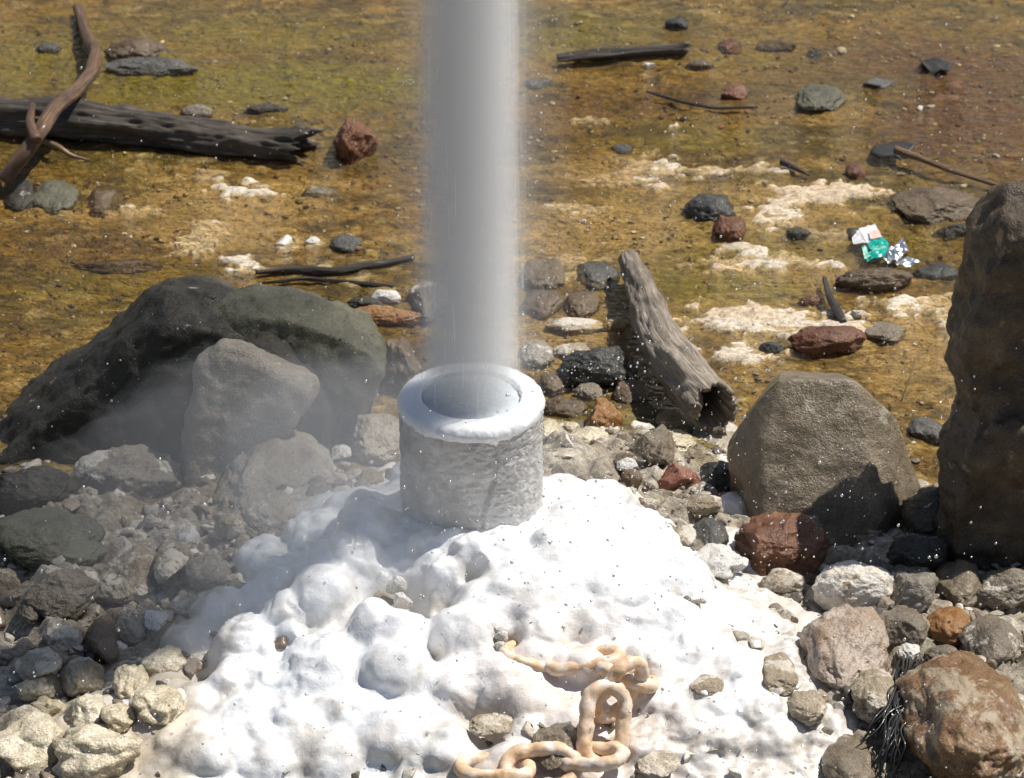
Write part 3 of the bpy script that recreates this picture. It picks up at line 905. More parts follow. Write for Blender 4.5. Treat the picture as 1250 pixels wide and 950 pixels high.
# ------------------------------------------------------------------ sinter mound
rs = np.random.RandomState(11)
VV, FF, n = [], [], 0
def add(V, F):
    global n
    VV.append(np.asarray(V)); FF.extend([list(map(int, f + n)) for f in np.asarray(F)])
    n += len(V)
gx_ = np.arange(-0.86, 0.8601, 0.01); gy_ = np.arange(-0.95, 0.4201, 0.01)
DX, DY = np.meshgrid(gx_, gy_)
dx, dy = DX.ravel(), DY.ravel()
dz = dome_z(dx, dy)
dz = dz - 0.035 * sstep(0.05, 0.012, dz)
CAV = [(492, 728, 34, 0.050), (575, 690, 14, 0.02), (548, 716, 20, 0.03), (622, 772, 16, 0.018), (455, 720, 16, .02), (700, 775, 22, .02), (520, 790, 18, .02), (590, 880, 30, .03), (250, 820, 20, .03)]
for (px, py, r, d) in CAV:
    c = at_dome(px, py); rr = r / pxm(c)
    dz = dz - d * np.exp(-(((dx - c[0]) / rr) ** 2 + ((dy - c[1]) / (rr * 1.3)) ** 2))
top = np.stack([dx, dy, dz], 1)
bot = top.copy(); bot[:, 2] = -0.08
nx, ny = len(gx_), len(gy_)
Ft = grid_faces(nx, ny)
Fb = Ft[:, ::-1] + nx * ny
ring = list(range(0, nx - 1)) + [nx - 1 + nx * j for j in range(ny - 1)] + [nx * ny - 1 - i for i in range(nx - 1)] + [nx * (ny - 1) - nx * j for j in range(ny - 1)]
side = np.array([[ring[i], ring[i - 1], ring[i - 1] + nx * ny, ring[i] + nx * ny] for i in range(len(ring))])
side = side[:, ::-1] if False else side
add(np.concatenate([top, bot]), np.concatenate([Ft, Fb, side]))
BL = [(300, 790, 42, 1.2), (288, 828, 34, 1.0), (395, 735, 38, 1.6), (348, 765, 32, 1.4), (340, 715, 40, 1.0), (418, 690, 42, 1.4), (448, 650, 38, 1.3), (400, 815, 58, 1.0),
      (386, 850, 40, .8), (330, 835, 34, 1.0), (300, 878, 42, .9), (365, 885, 46, .9), (425, 868, 44, .9), (470, 770, 46, 1.3), (482, 820, 48, 1.2), (255, 905, 46, .8), (330, 915, 46, .8),
      (405, 915, 46, .8), (485, 895, 52, .9), (545, 905, 42, .9), (228, 775, 32, .8), (272, 742, 40, .8), (330, 680, 38, .8), (382, 650, 40, .9), (432, 618, 36, .9),
      (520, 655, 24, .9), (548, 652, 22, .9), (575, 664, 28, 1.0), (612, 662, 32, .9), (536, 690, 20, .9), (580, 722, 30, 1.0), (566, 765, 40, 1.1), (606, 750, 36, 1.1), (642, 715, 52, 1.0),
      (702, 698, 62, 1.0), (762, 678, 56, 1.0), (700, 640, 54, .9), (684, 596, 42, .9), (742, 606, 46, .9), (790, 646, 42, 1.0), (822, 702, 54, 1.0), (762, 742, 64, 1.0), (828, 762, 46, 1.2),
      (702, 752, 44, .9), (846, 792, 36, 1.2), (800, 805, 36, 1.1), (662, 765, 38, .9), (602, 822, 44, .9), (560, 832, 40, 1.0), (650, 846, 36, .9), (892, 742, 50, .8), (940, 762, 38, .8),
      (962, 802, 20, 1.4), (900, 802, 44, .8), (872, 846, 38, .8), (920, 856, 38, .8), (842, 876, 36, .8), (802, 852, 36, .8), (884, 896, 36, .8), (948, 902, 30, .8), (778, 905, 36, .8),
      (700, 870, 40, .8), (735, 930, 40, .8), (610, 930, 40, .8), (240, 850, 28, .8), (215, 900, 28, .8), (700, 800, 40, .7), (640, 800, 36, .8)]
V4, F4 = ico(3)
for (px, py, r, el) in BL:
    c = at_dome(px, py)
    rr = r / pxm(c)
    off = rs.uniform(-50, 50, 3)
    V = V4 * (1 + 0.22 * perlin(V4 * 1.4 + off, 3))[:, None] * [rr, rr, rr * el * 0.85]
    # lobes hang down the slope
    g = 0.01
    nx_ = float(dome_z(c[0] - g, c[1])[0] - dome_z(c[0] + g, c[1])[0]) / (2 * g)
    ny_ = float(dome_z(c[0], c[1] - g)[0] - dome_z(c[0], c[1] + g)[0]) / (2 * g)
    nv = np.array([nx_, ny_, 1.0]); nv /= np.linalg.norm(nv)
    lob = 1.0 if px < 520 else 0.0
    add(V * (1.10 + 0.10 * lob) + c - nv * rr * (0.46 - 0.14 * lob), F4)
V3, F3 = ico(2)
for k in range(36):
    x, y = rs.normal(0, 0.24), rs.normal(-0.12, 0.2)
    if dome_z(x, y)[0] < 0.03 or math.hypot(x, y) < 0.11: continue
    rr = 0.008 + 0.024 * rs.rand() ** 2
    add(V3 * [rr, rr, rr * 0.8] + [x, y, float(dome_z(x, y)[0]) + 0.004 + 0.012 * rs.rand()], F3)
# one skin over all of it
MV, MF = remesh(np.concatenate(VV), FF, 0.0042)
MV = smooth(MV, MF, 9)
nn = normals(MV, MF)
msk = sstep(-0.25, 0.45, fbm(MV * 6, 2, 19))
dsp = 0.009 * (billow(MV * 8, 1, 3) - 0.4) + (0.0006 + 0.0040 * msk) * (billow(MV * 30, 2, 8) - 0.6) + (0.0003 + 0.0016 * msk) * fbm(MV * 95, 2, 5)
foot = sstep(0.13, 0.08, MV[:, 2])
dsp = dsp + foot * (0.35 + 0.65 * sstep(0.0, 0.25, MV[:, 0])) * (0.006 * (billow(MV * 15, 2, 28) - 0.7) + 0.0035 * fbm(MV * 48, 3, 29))
MV = MV + nn * dsp[:, None]
MV = MV + nn * (0.0035 * sstep(0.0, -0.12, MV[:, 0]) * perlin(MV * [38, 38, 7], 51) + 0.0022 * perlin(MV * [60, 60, 16], 52))[:, None]
for (px, py, r, d) in CAV:
    c = at_dome(px, py); rr = r / pxm(c)
    w_ = np.exp(-(((MV[:, 0] - c[0]) / rr) ** 2 + ((MV[:, 1] - c[1]) / (rr * 1.5)) ** 2) ** 1.5)
    MV = MV - np.outer(w_ * d * 0.8, [0, -0.45, 0.9])
x, y, z = MV.T
q = MV
f1, f2 = fbm(q * 7, 4, 71), fbm(q * 26, 4, 72)
mc = np.tile(np.array([0.79, 0.80, 0.815]), (len(MV), 1))
stain = sstep(0.125, 0.06, z + 0.05 * f1 + 0.07 * sstep(0.02, -0.2, x)) + 0.5 * sstep(0.05, 0.4, f1 + 0.5 * f2) * sstep(0.17, 0.12, z)
stain = np.clip(stain, 0, 1)
mc = lerp(mc, (0.56, 0.49, 0.41), 0.75 * stain)
mc = lerp(mc, (0.27, 0.22, 0.165), 0.8 * stain * sstep(0.08, 0.4, f2))
mc = lerp(mc, (0.62, 0.61, 0.59), 0.45 * sstep(0.0, 0.5, perlin(q * [34, 34, 6], 201) + 0.5 * f2))
lw = sstep(-0.30, -0.40, x + 0.05 * f1)
mc = lerp(mc, (0.60, 0.51, 0.37), 0.85 * lw * sstep(-0.4, 0.3, f1 + 0.3))
mc = lerp(mc, (0.33, 0.27, 0.19), 0.7 * lw * sstep(0.0, 0.35, f2))
mc = lerp(mc, (0.72, 0.58, 0.47), 0.5 * np.exp(-(((x - 0.12) / .14) ** 2 + ((y + 0.36) / .12) ** 2)))
mc = lerp(mc, (0.60, 0.57, 0.52), 0.5 * sstep(0.2, 0.55, f2))
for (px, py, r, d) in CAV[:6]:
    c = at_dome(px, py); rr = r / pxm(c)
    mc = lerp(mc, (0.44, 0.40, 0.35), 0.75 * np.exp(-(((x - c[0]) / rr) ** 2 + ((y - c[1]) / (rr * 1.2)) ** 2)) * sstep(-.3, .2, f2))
keep = z > -0.05
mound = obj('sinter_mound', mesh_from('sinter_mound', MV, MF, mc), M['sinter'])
tag(mound, 'lumpy white silica mound built up round the pipe', 'mound')

# flakes standing in the mound's hollow
fl = empty('crystal_flakes', at_dome(488, 735, -0.03), 'stack of white crystal flakes standing in a hollow of the mound', 'mineral')
for (px, py, w_, h_) in ((474, 694, 9, 18), (484, 715, 22, 24), (492, 735, 20, 20), (497, 752, 12, 14), (503, 768, 12, 18)):
    p = at_dome(px, py, -0.02); s = pxm(p)
    V, F = rock_shape(700 + px, 4, .95, 0.1, 0.10)
    o = obj('flake', mesh_from('flake', V * [w_ / s * .6, .008, h_ / s * .6], F), M['white'], fl, p - np.array(fl.location))
fl2 = empty('crystal_flakes', at_dome(610, 775, -0.01), 'small fan of white crystal flakes beside the chain', 'mineral')
for (px, py, w_, h_) in ((605, 768, 8, 12), (612, 777, 12, 12), (610, 788, 10, 10)):
    p = at_dome(px, py, 0.0); s = pxm(p)
    V, F = rock_shape(750 + px, 4, .95, 0.1, 0.10)
    o = obj('flake', mesh_from('flake', V * [w_ / s * .7, .008, h_ / s * .7], F), M['white'], fl2, p - np.array(fl2.location))

# ------------------------------------------------------------------ pipe
def lathe_noise(zs_rs, seg, dispfn):
    prof = np.array(zs_rs)
    th = np.linspace(0, 2 * math.pi, seg, endpoint=False)
    T, I = np.meshgrid(th, np.arange(len(prof)))
    rr, zz = prof[I.ravel(), 0], prof[I.ravel(), 1]
    t = T.ravel()
    d = dispfn(t, rr, zz)
    rr = rr + d
    V = np.stack([rr * np.sin(t), -rr * np.cos(t), zz], 1)
    i = np.arange(seg); j = (i + 1) % seg
    F = np.concatenate([np.stack([i + k * seg, j + k * seg, j + (k + 1) * seg, i + (k + 1) * seg], 1) for k in range(len(prof) - 1)])
    return V, F

def pipe_disp(t, rr, zz):
    P = np.stack([np.sin(t) * 0.1, -np.cos(t) * 0.1, zz], 1)
    d = 0.0030 * fbm(P * [22, 22, 30], 3, 91) + 0.0020 * fbm(P * [75, 75, 130], 3, 95)
    # rough streaming crust on the sunny half, smoother on the other
    d = d + (0.0006 + 0.0012 * sstep(-0.2, 0.6, np.sin(t))) * perlin(P * [230, 230, 330], 12)
    ct = 0.37 - 0.20 * sstep(0.29, 0.22, zz) + 0.03 * perlin(np.stack([zz * 40, zz * 0, zz * 0], 1), 2)
    tt = (t + math.pi) % (2 * math.pi) - math.pi
    d = d - 0.0035 * np.exp(-((tt - ct) / 0.022) ** 2) * (zz < 0.335) + 0.003 * np.exp(-((tt - ct - 0.05) / 0.03) ** 2) * sstep(0.30, 0.24, zz)
    return d

pipe = empty('pipe', (0, 0, 0.14), 'stout vertical pipe crusted grey and white, spouting the water jet', 'pipe')
prof = [(0.0655, 0.10), (0.0655, 0.30), (0.0655, 0.338), (0.068, 0.345)] + [(0.0985, z) for z in np.linspace(0.344, 0.20, 90)] + [(0.0985 + 0.0, z) for z in np.linspace(0.1985, 0.12, 30)]
V, F = lathe_noise(prof, 300, lambda t, rr, zz: np.where(rr > 0.09, pipe_disp(t, rr, zz), 0.0008 * np.sin(t * 5)))
m, nt, out = newmat('grey_wet_pipe_crust')
b = N(nt, 'BsdfPrincipled'); tc = N(nt, 'TexCoord')
n1 = noise(nt, tc.outputs['Object'], 28, 5, 0.6, 0.5); n2 = noise(nt, tc.outputs['Object'], 190, 4, 0.6, 1.0)
c = ramp(nt, n1, [(0.35, (0.42, 0.40, 0.375)), (0.55, (0.53, 0.515, 0.495)), (0.7, (0.66, 0.65, 0.63))])
nt.links.new(c, b.inputs['Base Color']); b.inputs['Roughness'].default_value = 0.35
b.inputs['Coat Weight'].default_value = 0.5; b.inputs['Coat Roughness'].default_value = 0.12
nt.links.new(bump(nt, n2, 0.6, 0.003), b.inputs['Normal']); nt.links.new(bump(nt, n2, 0.6, 0.003), b.inputs['Coat Normal'])
nt.links.new(b.outputs[0], out.inputs[0])
M['pipe'] = m
po = obj('pipe_wall', mesh_from('pipe_wall', V - [0, 0, .14], F), M['pipe'], pipe)
# white rim crust: a rounded ring with a ragged lower edge
arc = np.linspace(-0.20 * math.pi, 1.22 * math.pi, 34)
prof = []
for a_ in arc:
    ca, sa = math.cos(a_), math.sin(a_)
    prof.append((0.0848 + 0.0168 * math.copysign(abs(ca) ** 0.6, ca), 0.3475 + 0.0115 * math.copysign(abs(sa) ** 0.75, sa) + 0.004 * -ca))
prof = [(0.0975, 0.322), (0.0990, 0.328), (0.1000, 0.333)] + prof + [(0.0675, 0.315)]
def rim_disp(t, rr, zz):
    P = np.stack([np.sin(t) * 0.1, -np.cos(t) * 0.1, zz], 1)
    d = 0.0016 * fbm(P * 45, 3, 31) + 0.0009 * fbm(P * 160, 2, 33)
    rag = perlin(np.stack([np.sin(t) * 4, np.cos(t) * 4, zz * 0], 1), 44) * 0.005 + perlin(np.stack([np.sin(t) * 13, np.cos(t) * 13, zz * 0], 1), 45) * 0.003
    return d - 0.004 * sstep(0.345 + rag, 0.325 + rag, zz) * (rr > 0.09)
V, F = lathe_noise(prof, 300, rim_disp)
rim = obj('rim_crust', mesh_from('rim_crust', V - [0, 0, .14], F, np.tile([0.82, 0.83, 0.84], (len(V), 1))), M['sinter'], pipe)
tag(rim, 'white mineral crust round the pipe mouth')

# ------------------------------------------------------------------ water jet and steam (volumes)
def volmat(name, col, dens, aniso=0.0):
    m, nt, out = newmat(name)
    v = N(nt, 'VolumePrincipled')
    v.inputs['Color'].default_value = (*col, 1)
    v.inputs['Density'].default_value = dens
    v.inputs['Anisotropy'].default_value = aniso
    nt.links.new(v.outputs[0], out.inputs['Volume'])
    return m, nt, v

JET_TOP = 2.6
def column(name, r, z0, z1, mat, seed, flare=0.0, parent=None, rough=0.04):
    prof = [(1e-5, z0)] + [(r * (1 + flare * k / 40), z0 + (z1 - z0) * k / 40) for k in range(41)] + [(1e-5, z1)]
    V, F = lathe_noise(prof, 72, lambda t, rr, zz: (rr > 0.001) * r * rough * fbm(np.stack([np.sin(t) * 3, np.cos(t) * 3, zz * 0.8], 1), 3, seed))
    return obj(name, mesh_from(name, V, F), mat, parent)

jet = empty('water_jet', (0, 0, 0.27), 'tall grey white jet of water and steam shooting from the pipe', 'water jet')
m, nt, v = volmat('dense_spray_core', (0.90, 0.92, 0.96), 9.0)
for k, (r, dn, fl_) in enumerate(((0.0672, 3.5, .0), (0.0640, 3.6, 0.0), (0.0600, 4.0, 0.0), (0.054, 4.5, 0.0), (0.046, 4.5, 0.02))):
    m, nt, v = volmat('spray_layer', (0.91, 0.92, 0.93), dn * 0.95)
    o = column('spray_core', r, 0.27 + 0.002 * k, JET_TOP + 0.01 * k, m, 40 + k, fl_, None)
    o.parent = jet; o.matrix_parent_inverse.identity(); o.location = (0, 0, -0.27)
m, nt, out = newmat('mouth_froth')
b = N(nt, 'BsdfPrincipled'); tc = N(nt, 'TexCoord')
n1 = noise(nt, tc.outputs['Object'], 60, 5, 0.6, 0.6)
nt.links.new(mix(nt, rng(nt, n1, 0.3, 0.7, 0, 1), (0.42, 0.46, 0.50), (0.56, 0.60, 0.64)), b.inputs['Base Color'])
b.inputs['Roughness'].default_value = 0.6
nt.links.new(bump(nt, n1, 0.4, 0.006), b.inputs['Normal']); nt.links.new(b.outputs[0], out.inputs[0])
fp = [(0.0690, 0.300), (0.0690, 0.3515)] + [(0.0690 * (1 - k / 12) + 1e-5, 0.3515 + 0.004 * math.sin(k / 12 * 1.5)) for k in range(1, 13)]
V, F = lathe_noise(fp, 96, lambda t, rr, zz: 0.0 * t)
V[:, 2] += 0.0022 * fbm(V * [60, 60, 1], 3, 301)
o = obj('froth', mesh_from('froth', V - [0, 0, 0.27], F), m, jet)
for k, (r, dn) in enumerate(((0.074, 1.6), (0.100, 0.45), (0.135, 0.22))):
    m, nt, v = volmat('thin_spray_mist', (0.95, 0.96, 0.97), dn)
    o = column('spray_fringe', r, 0.372 + 0.004 * k, JET_TOP + .07 + .01 * k, m, 57 + k, 0.12, jet, 0.12); o.location = (0, 0, -0.27)
m, nt, v = volmat('thin_spray_fringe', (0.96, 0.97, 0.98), 0.7)
o = column('spray_fringe', 0.084, 0.385, JET_TOP + .05, m, 55, 0.15, jet, 0.10); o.location = (0, 0, -0.27)

def blob(name, c, rad, dens, seed, lump=0.35, label='', col=(0.96, 0.97, 0.985)):
    V, F = ico(5)
    V = V * (1 + lump * fbm(V * 1.6 + seed, 3, seed))[:, None] * rad
    m, nt, v = volmat('drifting_steam', col, dens, 0.2)
    o = obj(name, mesh_from(name, V, F), m, None, c)
    return tag(o, label, 'steam', None, 'stuff')
blob('steam', (-0.24, -0.06, 0.20), (0.36, 0.27, 0.20), 0.72, 3, 0.35, 'thin pale steam drifting over the rubble beside the pipe')
blob('steam', (-0.15, 0.00, 0.25), (0.19, 0.17, 0.16), 1.1, 13, 0.3, 'denser white steam hugging the shaded side of the pipe')
blob('shading_plume', (0.29, 0.62, 1.75), (0.52, 0.46, 0.36), 1.5, 8, 0.3, 'unseen steam plume added above the frame to shade the left bank')  # added volume out of view, placed so its shadow dims the left bank

# ------------------------------------------------------------------ spray droplets, and drops added as glints
rs = np.random.RandomState(77)
V0, F0 = ico(2)
VV, FF, k = [], [], 0
for i in range(3000):
    u = rs.rand()
    if u < 0.45:
        px, py = rs.uniform(0, 1250), rs.uniform(0, 950)
    elif u < 0.8:
        px, py = rs.normal(720, 140), rs.normal(480, 170)
    else:
        px, py = rs.normal(600, 45), rs.uniform(0, 650)
    g = at_dome(px, py)
    p = CAM + (g - CAM) * (1 - rs.uniform(0.004, 0.16) if u < 0.8 else 1 - rs.uniform(0.03, .12))
    r = 0.00055 + 0.0016 * rs.rand() ** 4
    VV.append(V0 * [r, r, r * rs.uniform(1, 1.35)] + p); FF.append(F0 + k * len(V0)); k += 1
# drops added as glints of the riffle at the logs, more spray over stones
for (cx_, cy_, sx_, sy_, n_) in ((190, 200, 60, 5, 60), (60, 200, 25, 5, 20), (385, 188, 8, 6, 14), (760, 62, 45, 4, 40), (725, 455, 40, 25, 70), (690, 350, 35, 20, 50), (780, 560, 60, 40, 90),
                                 (1000, 560, 70, 60, 130), (960, 660, 40, 25, 50), (860, 590, 25, 20, 30), (1150, 860, 50, 40, 60), (1180, 450, 30, 100, 30), (100, 870, 60, 30, 50), (880, 860, 60, 40, 60)):
    for i in range(n_):
        g = at_dome(rs.normal(cx_, sx_), rs.normal(cy_, sy_))
        p = CAM + (g - CAM) * (1 - (rs.uniform(0.0006, 0.0015) if cy_ < 210 else rs.uniform(0.01, 0.05)))
        r = 0.0006 + 0.0010 * rs.rand() ** 3
        VV.append(V0 * r + p); FF.append(F0 + k * len(V0)); k += 1
for i in range(1900):  # small drops laid over bed and stones to stand for wet glints
    g = at_dome(rs.uniform(0, 1250), rs.uniform(0, 950) if i % 3 else rs.uniform(0, 520))
    p = CAM + (g - CAM) * (1 - rs.uniform(0.0003, 0.0025))
    r = 0.0006 + 0.0006 * rs.rand() ** 2
    VV.append(V0 * r + p); FF.append(F0 + k * len(V0)); k += 1
m, nt, out = newmat('water_droplet')
gl = N(nt, 'BsdfGlossy'); gl.inputs['Roughness'].default_value = 0.30
tr = N(nt, 'BsdfTransparent'); tr.inputs['Color'].default_value = (0.90, 0.92, 0.94, 1)
fr = N(nt, 'LayerWeight'); fr.inputs['Blend'].default_value = 0.5
ms = N(nt, 'MixShader')
nt.links.new(rng(nt, fr.outputs['Facing'], 0, 1, 0.70, 0.9), ms.inputs[0])
nt.links.new(tr.outputs[0], ms.inputs[1]); nt.links.new(gl.outputs[0], ms.inputs[2])
nt.links.new(ms.outputs[0], out.inputs[0])
M['drop'] = m
sp = obj('spray_and_glint_drops', mesh_from('spray_and_glint_drops', np.concatenate(VV), np.concatenate(FF)), M['drop'])
tag(sp, 'countless sparkling water droplets off the jet, with drops added as glints on bed and stones', 'spray', None, 'stuff')

m, nt, out = newmat('blurred_white_water')
df_ = N(nt, 'BsdfDiffuse'); df_.inputs['Color'].default_value = (0.85, 0.87, 0.9, 1)
tl = N(nt, 'BsdfTranslucent'); tl.inputs['Color'].default_value = (0.85, 0.87, 0.9, 1)
ad = N(nt, 'MixShader'); ad.inputs[0].default_value = 0.5
nt.links.new(df_.outputs[0], ad.inputs[1]); nt.links.new(tl.outputs[0], ad.inputs[2])
tr = N(nt, 'BsdfTransparent'); ms = N(nt, 'MixShader'); ms.inputs[0].default_value = 0.25
nt.links.new(tr.outputs[0], ms.inputs[1]); nt.links.new(ad.outputs[0], ms.inputs[2]); nt.links.new(ms.outputs[0], out.inputs[0])
M['streak'] = m
# fast drops drawn out along the jet
VV, FF, k = [], [], 0
V0, F0 = ico(2)
for i in range(150):
    a_ = rs.uniform(0, 6.28); r_ = 0.0655 + abs(rs.normal(0, 0.006)) - 0.004
    z_ = rs.uniform(0.37, 1.25); l_ = rs.uniform(0.006, 0.045); w_ = rs.uniform(0.0003, 0.0008)
    VV.append(V0 * [w_, w_, l_] + [r_ * math.sin(a_), r_ * math.cos(a_), z_ - 0.27]); FF.append(F0 + k * len(V0)); k += 1
o = obj('water_streaks', mesh_from('water_streaks', np.concatenate(VV), np.concatenate(FF)), M['streak'], jet)
o['kind'] = 'stuff'

# ------------------------------------------------------------------ wood
def tube(path, radii, seg, seed, rough=0.12, hollow=0.0, cap=True, step=0.006, oval=1.0, ridge=0.06, ragged=0.0):
    P = np.asarray(path, float)
    d = np.concatenate([[0], np.cumsum(np.linalg.norm(np.diff(P, axis=0), axis=1))])
    nseg = max(6, int(d[-1] / step))
    s = np.linspace(0, d[-1], nseg)
    Q = np.stack([np.interp(s, d, P[:, i]) for i in range(3)], 1)
    rad = np.interp(s, d, radii)
    for _ in range(max(2, nseg // 14)):
        Q[1:-1] = (Q[:-2] + Q[2:] + 2 * Q[1:-1]) / 4
    T = np.gradient(Q, axis=0); T /= np.linalg.norm(T, axis=1, keepdims=True)
    U = np.cross(T, [0, 0, 1]); U /= np.linalg.norm(U, axis=1, keepdims=True)
    W = np.cross(U, T)
    th = np.linspace(0, 2 * math.pi, seg, endpoint=False)
    def ringv(k, r, sv):
        nz = np.stack([np.cos(th) * 1.6 + seed, np.sin(th) * 1.6, np.full(seg, sv / 0.09)], 1)
        ng = np.stack([np.cos(th) * 6 + seed, np.sin(th) * 6, np.full(seg, sv / 0.14)], 1)
        rr = r * (1 + rough * fbm(nz, 3, seed) + ridge * perlin(ng, seed + 5))
        return Q[k] + np.outer(rr * np.cos(th), U[k]) + np.outer(rr * np.sin(th) * oval, W[k])
    V, G = [], []
    for k in range(nseg):
        V.append(ringv(k, rad[k], s[k])); G.append(np.stack([np.full(seg, s[k]), np.cos(th) * .05, np.sin(th) * .05], 1))
    if hollow > 0:                                       # the far end opens into a cavity
        for j, f in enumerate((0.84, 0.80, 0.76, 0.6, 0.02)):
            kk = max(0, nseg - 1 - int(j * hollow / step / 4))
            V.append(ringv(kk, rad[kk] * f, s[kk])); G.append(np.stack([np.full(seg, s[kk]), np.cos(th) * .03, np.sin(th) * .03], 1))
    elif cap:
        for f in (0.85, 0.6, 0.3, 0.02):
            V.append(ringv(nseg - 1, rad[-1] * f, s[-1] + 0.03 * (1 - f))); G.append(G[-1])
    if ragged > 0:                                       # splintered end: fibres of uneven length
        ln = perlin(np.stack([np.cos(th) * 2.5 + seed, np.sin(th) * 2.5, th * 0], 1), seed + 9) + 0.6 * perlin(np.stack([np.cos(th) * 8 + seed, np.sin(th) * 8, th * 0], 1), seed + 10)
        for k in range(max(0, nseg - 14), len(V)):
            wgt = min(1.0, (k - (nseg - 14)) / 13.0) ** 2
            dep = 1.0 if k < nseg else 0.75 - 0.25 * (k - nseg)
            V[k] = V[k] + np.outer(ln * ragged * wgt * dep - (0.0 if k < nseg else ragged * 0.3 * (k - nseg)), T[-1])
    if cap:
        V.insert(0, ringv(0, rad[0] * 0.02, s[0])); G.insert(0, G[0])
    n_ = len(V)
    i = np.arange(seg); j = (i + 1) % seg
    F = np.concatenate([np.stack([i + k * seg, j + k * seg, j + (k + 1) * seg, i + (k + 1) * seg], 1) for k in range(n_ - 1)])
    return np.concatenate(V), F, np.concatenate(G)

def wood_obj(name, label, cat, path, radii, seg, seed, mat, parent=None, **kw):
    V, F, G = tube(path, radii, seg, seed, **kw)
    base = np.array([V[:, 0].mean(), V[:, 1].mean(), V[:, 2].min()])
    pl = np.zeros(3) if parent is None else np.array(parent.location)
    me = mesh_from(name, V - base, F)
    a = me.attributes.new('grain', 'FLOAT_VECTOR', 'POINT')
    a.data.foreach_set('vector', G.astype(np.float32).ravel())
    o = obj(name, me, M[mat], parent, base - pl)
    if label: tag(o, label, cat)
    return o

wood_obj('driftwood_log', 'weathered grey driftwood log with a hollow broken end', 'log',
         [at_z(768, 316, .03), at_z(790, 372, .045), at_z(808, 420, .055), at_z(838, 462, .062), at_z(872, 498, .062)],
         [0.016, 0.027, 0.031, 0.038, 0.038], 72, 21, 'driftwood', hollow=0.20, rough=0.30, ridge=0.05, step=0.004, ragged=0.018)
wood_obj('driftwood_knob', None, None, [at_z(838, 478, .055), at_z(846, 490, .07), at_z(848, 500, .07)], [0.016, 0.017, 0.010], 24, 25, 'driftwood',
         parent=bpy.data.objects['driftwood_log'], rough=0.3, step=0.004)
wood_obj('sunken_log', 'dark wet log lying across the stream under the curved branch', 'log',
         [at_z(-60, 142, .017), at_z(60, 145, .019), at_z(230, 165, .017), at_z(310, 176, .013), at_z(372, 182, .011)],
         [0.033, 0.036, 0.032, 0.027, 0.036], 72, 31, 'darkwood', rough=0.36, ridge=0.10, step=0.005, ragged=0.05)
wood_obj('branch', 'curved bare brown branch arching over the dark log', 'branch',
         [at_z(96, 10, .008), at_z(104, 40, .012), at_z(117, 66, .03), at_z(112, 90, .06), at_z(92, 112, .085), at_z(66, 132, .10), at_z(50, 160, .09), at_z(28, 190, .06), at_z(4, 220, .02)],
         [0.010, 0.010, 0.012, 0.012, 0.012, 0.013, 0.013, 0.013, 0.012], 28, 33, 'branch', rough=0.15)
wood_obj('side_branch', None, None, [at_z(44, 172, .085), at_z(36, 150, .10), at_z(40, 128, .11)], [0.010, 0.008, 0.005], 18, 35, 'branch', parent=bpy.data.objects['branch'])
wood_obj('thin_root', 'thin pale root sticking out below the dark log', 'root', [at_z(52, 172, .02), at_z(70, 178, .022), at_z(86, 190, .008), at_z(110, 196, -.002)], [.004, .005, .004, .002], 14, 36, 'stick')
wood_obj('far_log', 'small glistening grey log lying far across the stream', 'log',
         [at_z(680, 72, .004), at_z(720, 68, .006), at_z(770, 64, .006), at_z(838, 60, .006)], [.006, .010, .008, .011], 32, 37, 'darkwood', rough=0.7, ridge=.4, ragged=.02)
wood_obj('stick', 'peeled tan stick lying across a black leaf', 'stick', [at_z(1093, 183, .016), at_z(1120, 192, .014), at_z(1160, 208, .010), at_z(1222, 228, .006)], [.0075, .006, .0045, .003], 18, 39, 'stick')
wood_obj('twig', 'short ridged dark twig standing in the pale patch', 'twig', [at_z(1006, 340, .01), at_z(1012, 362, .012), at_z(1022, 380, .01), at_z(1030, 394, .004)], [.0035, .0055, .0075, .005], 20, 41, 'twig', rough=.35)
wood_obj('twig', 'tiny dark twig on the bed above the white patch', 'twig', [at_z(954, 198, .008), at_z(966, 203, .008), at_z(988, 214, .004)], [.006, .005, .002], 14, 43, 'twig', rough=.4)
wood_obj('stick', 'long thin dark stick on the far bed', 'stick', [at_z(790, 112, .004), at_z(830, 124, .005), at_z(870, 132, .005), at_z(925, 131, .004)], [.002, .003, .003, .002], 12, 45, 'twig')
wood_obj('stick', 'dark waterlogged stick behind the boulder and the jet', 'stick', [at_z(312, 333, .001), at_z(360, 328, .003), at_z(410, 331, .003), at_z(450, 324, .004), at_z(505, 314, .003)], [.003, .006, .005, .006, .004], 16, 46, 'darkwood', rough=.7, ridge=.3)
wood_obj('stick', 'second dark stick under the waterlogged one', 'stick', [at_z(320, 346, .0), at_z(370, 340, .002), at_z(420, 344, .001), at_z(480, 350, .003)], [.002, .004, .003, .004], 16, 47, 'darkwood', rough=.7, ridge=.3)
wood_obj('stem', 'thin straight grass stem leaning behind the olive boulder', 'stem', [at_z(1100, 490, .02), at_z(1110, 462, .045), at_z(1117, 440, .06)], [.0012, .0012, .001], 8, 48, 'stick')

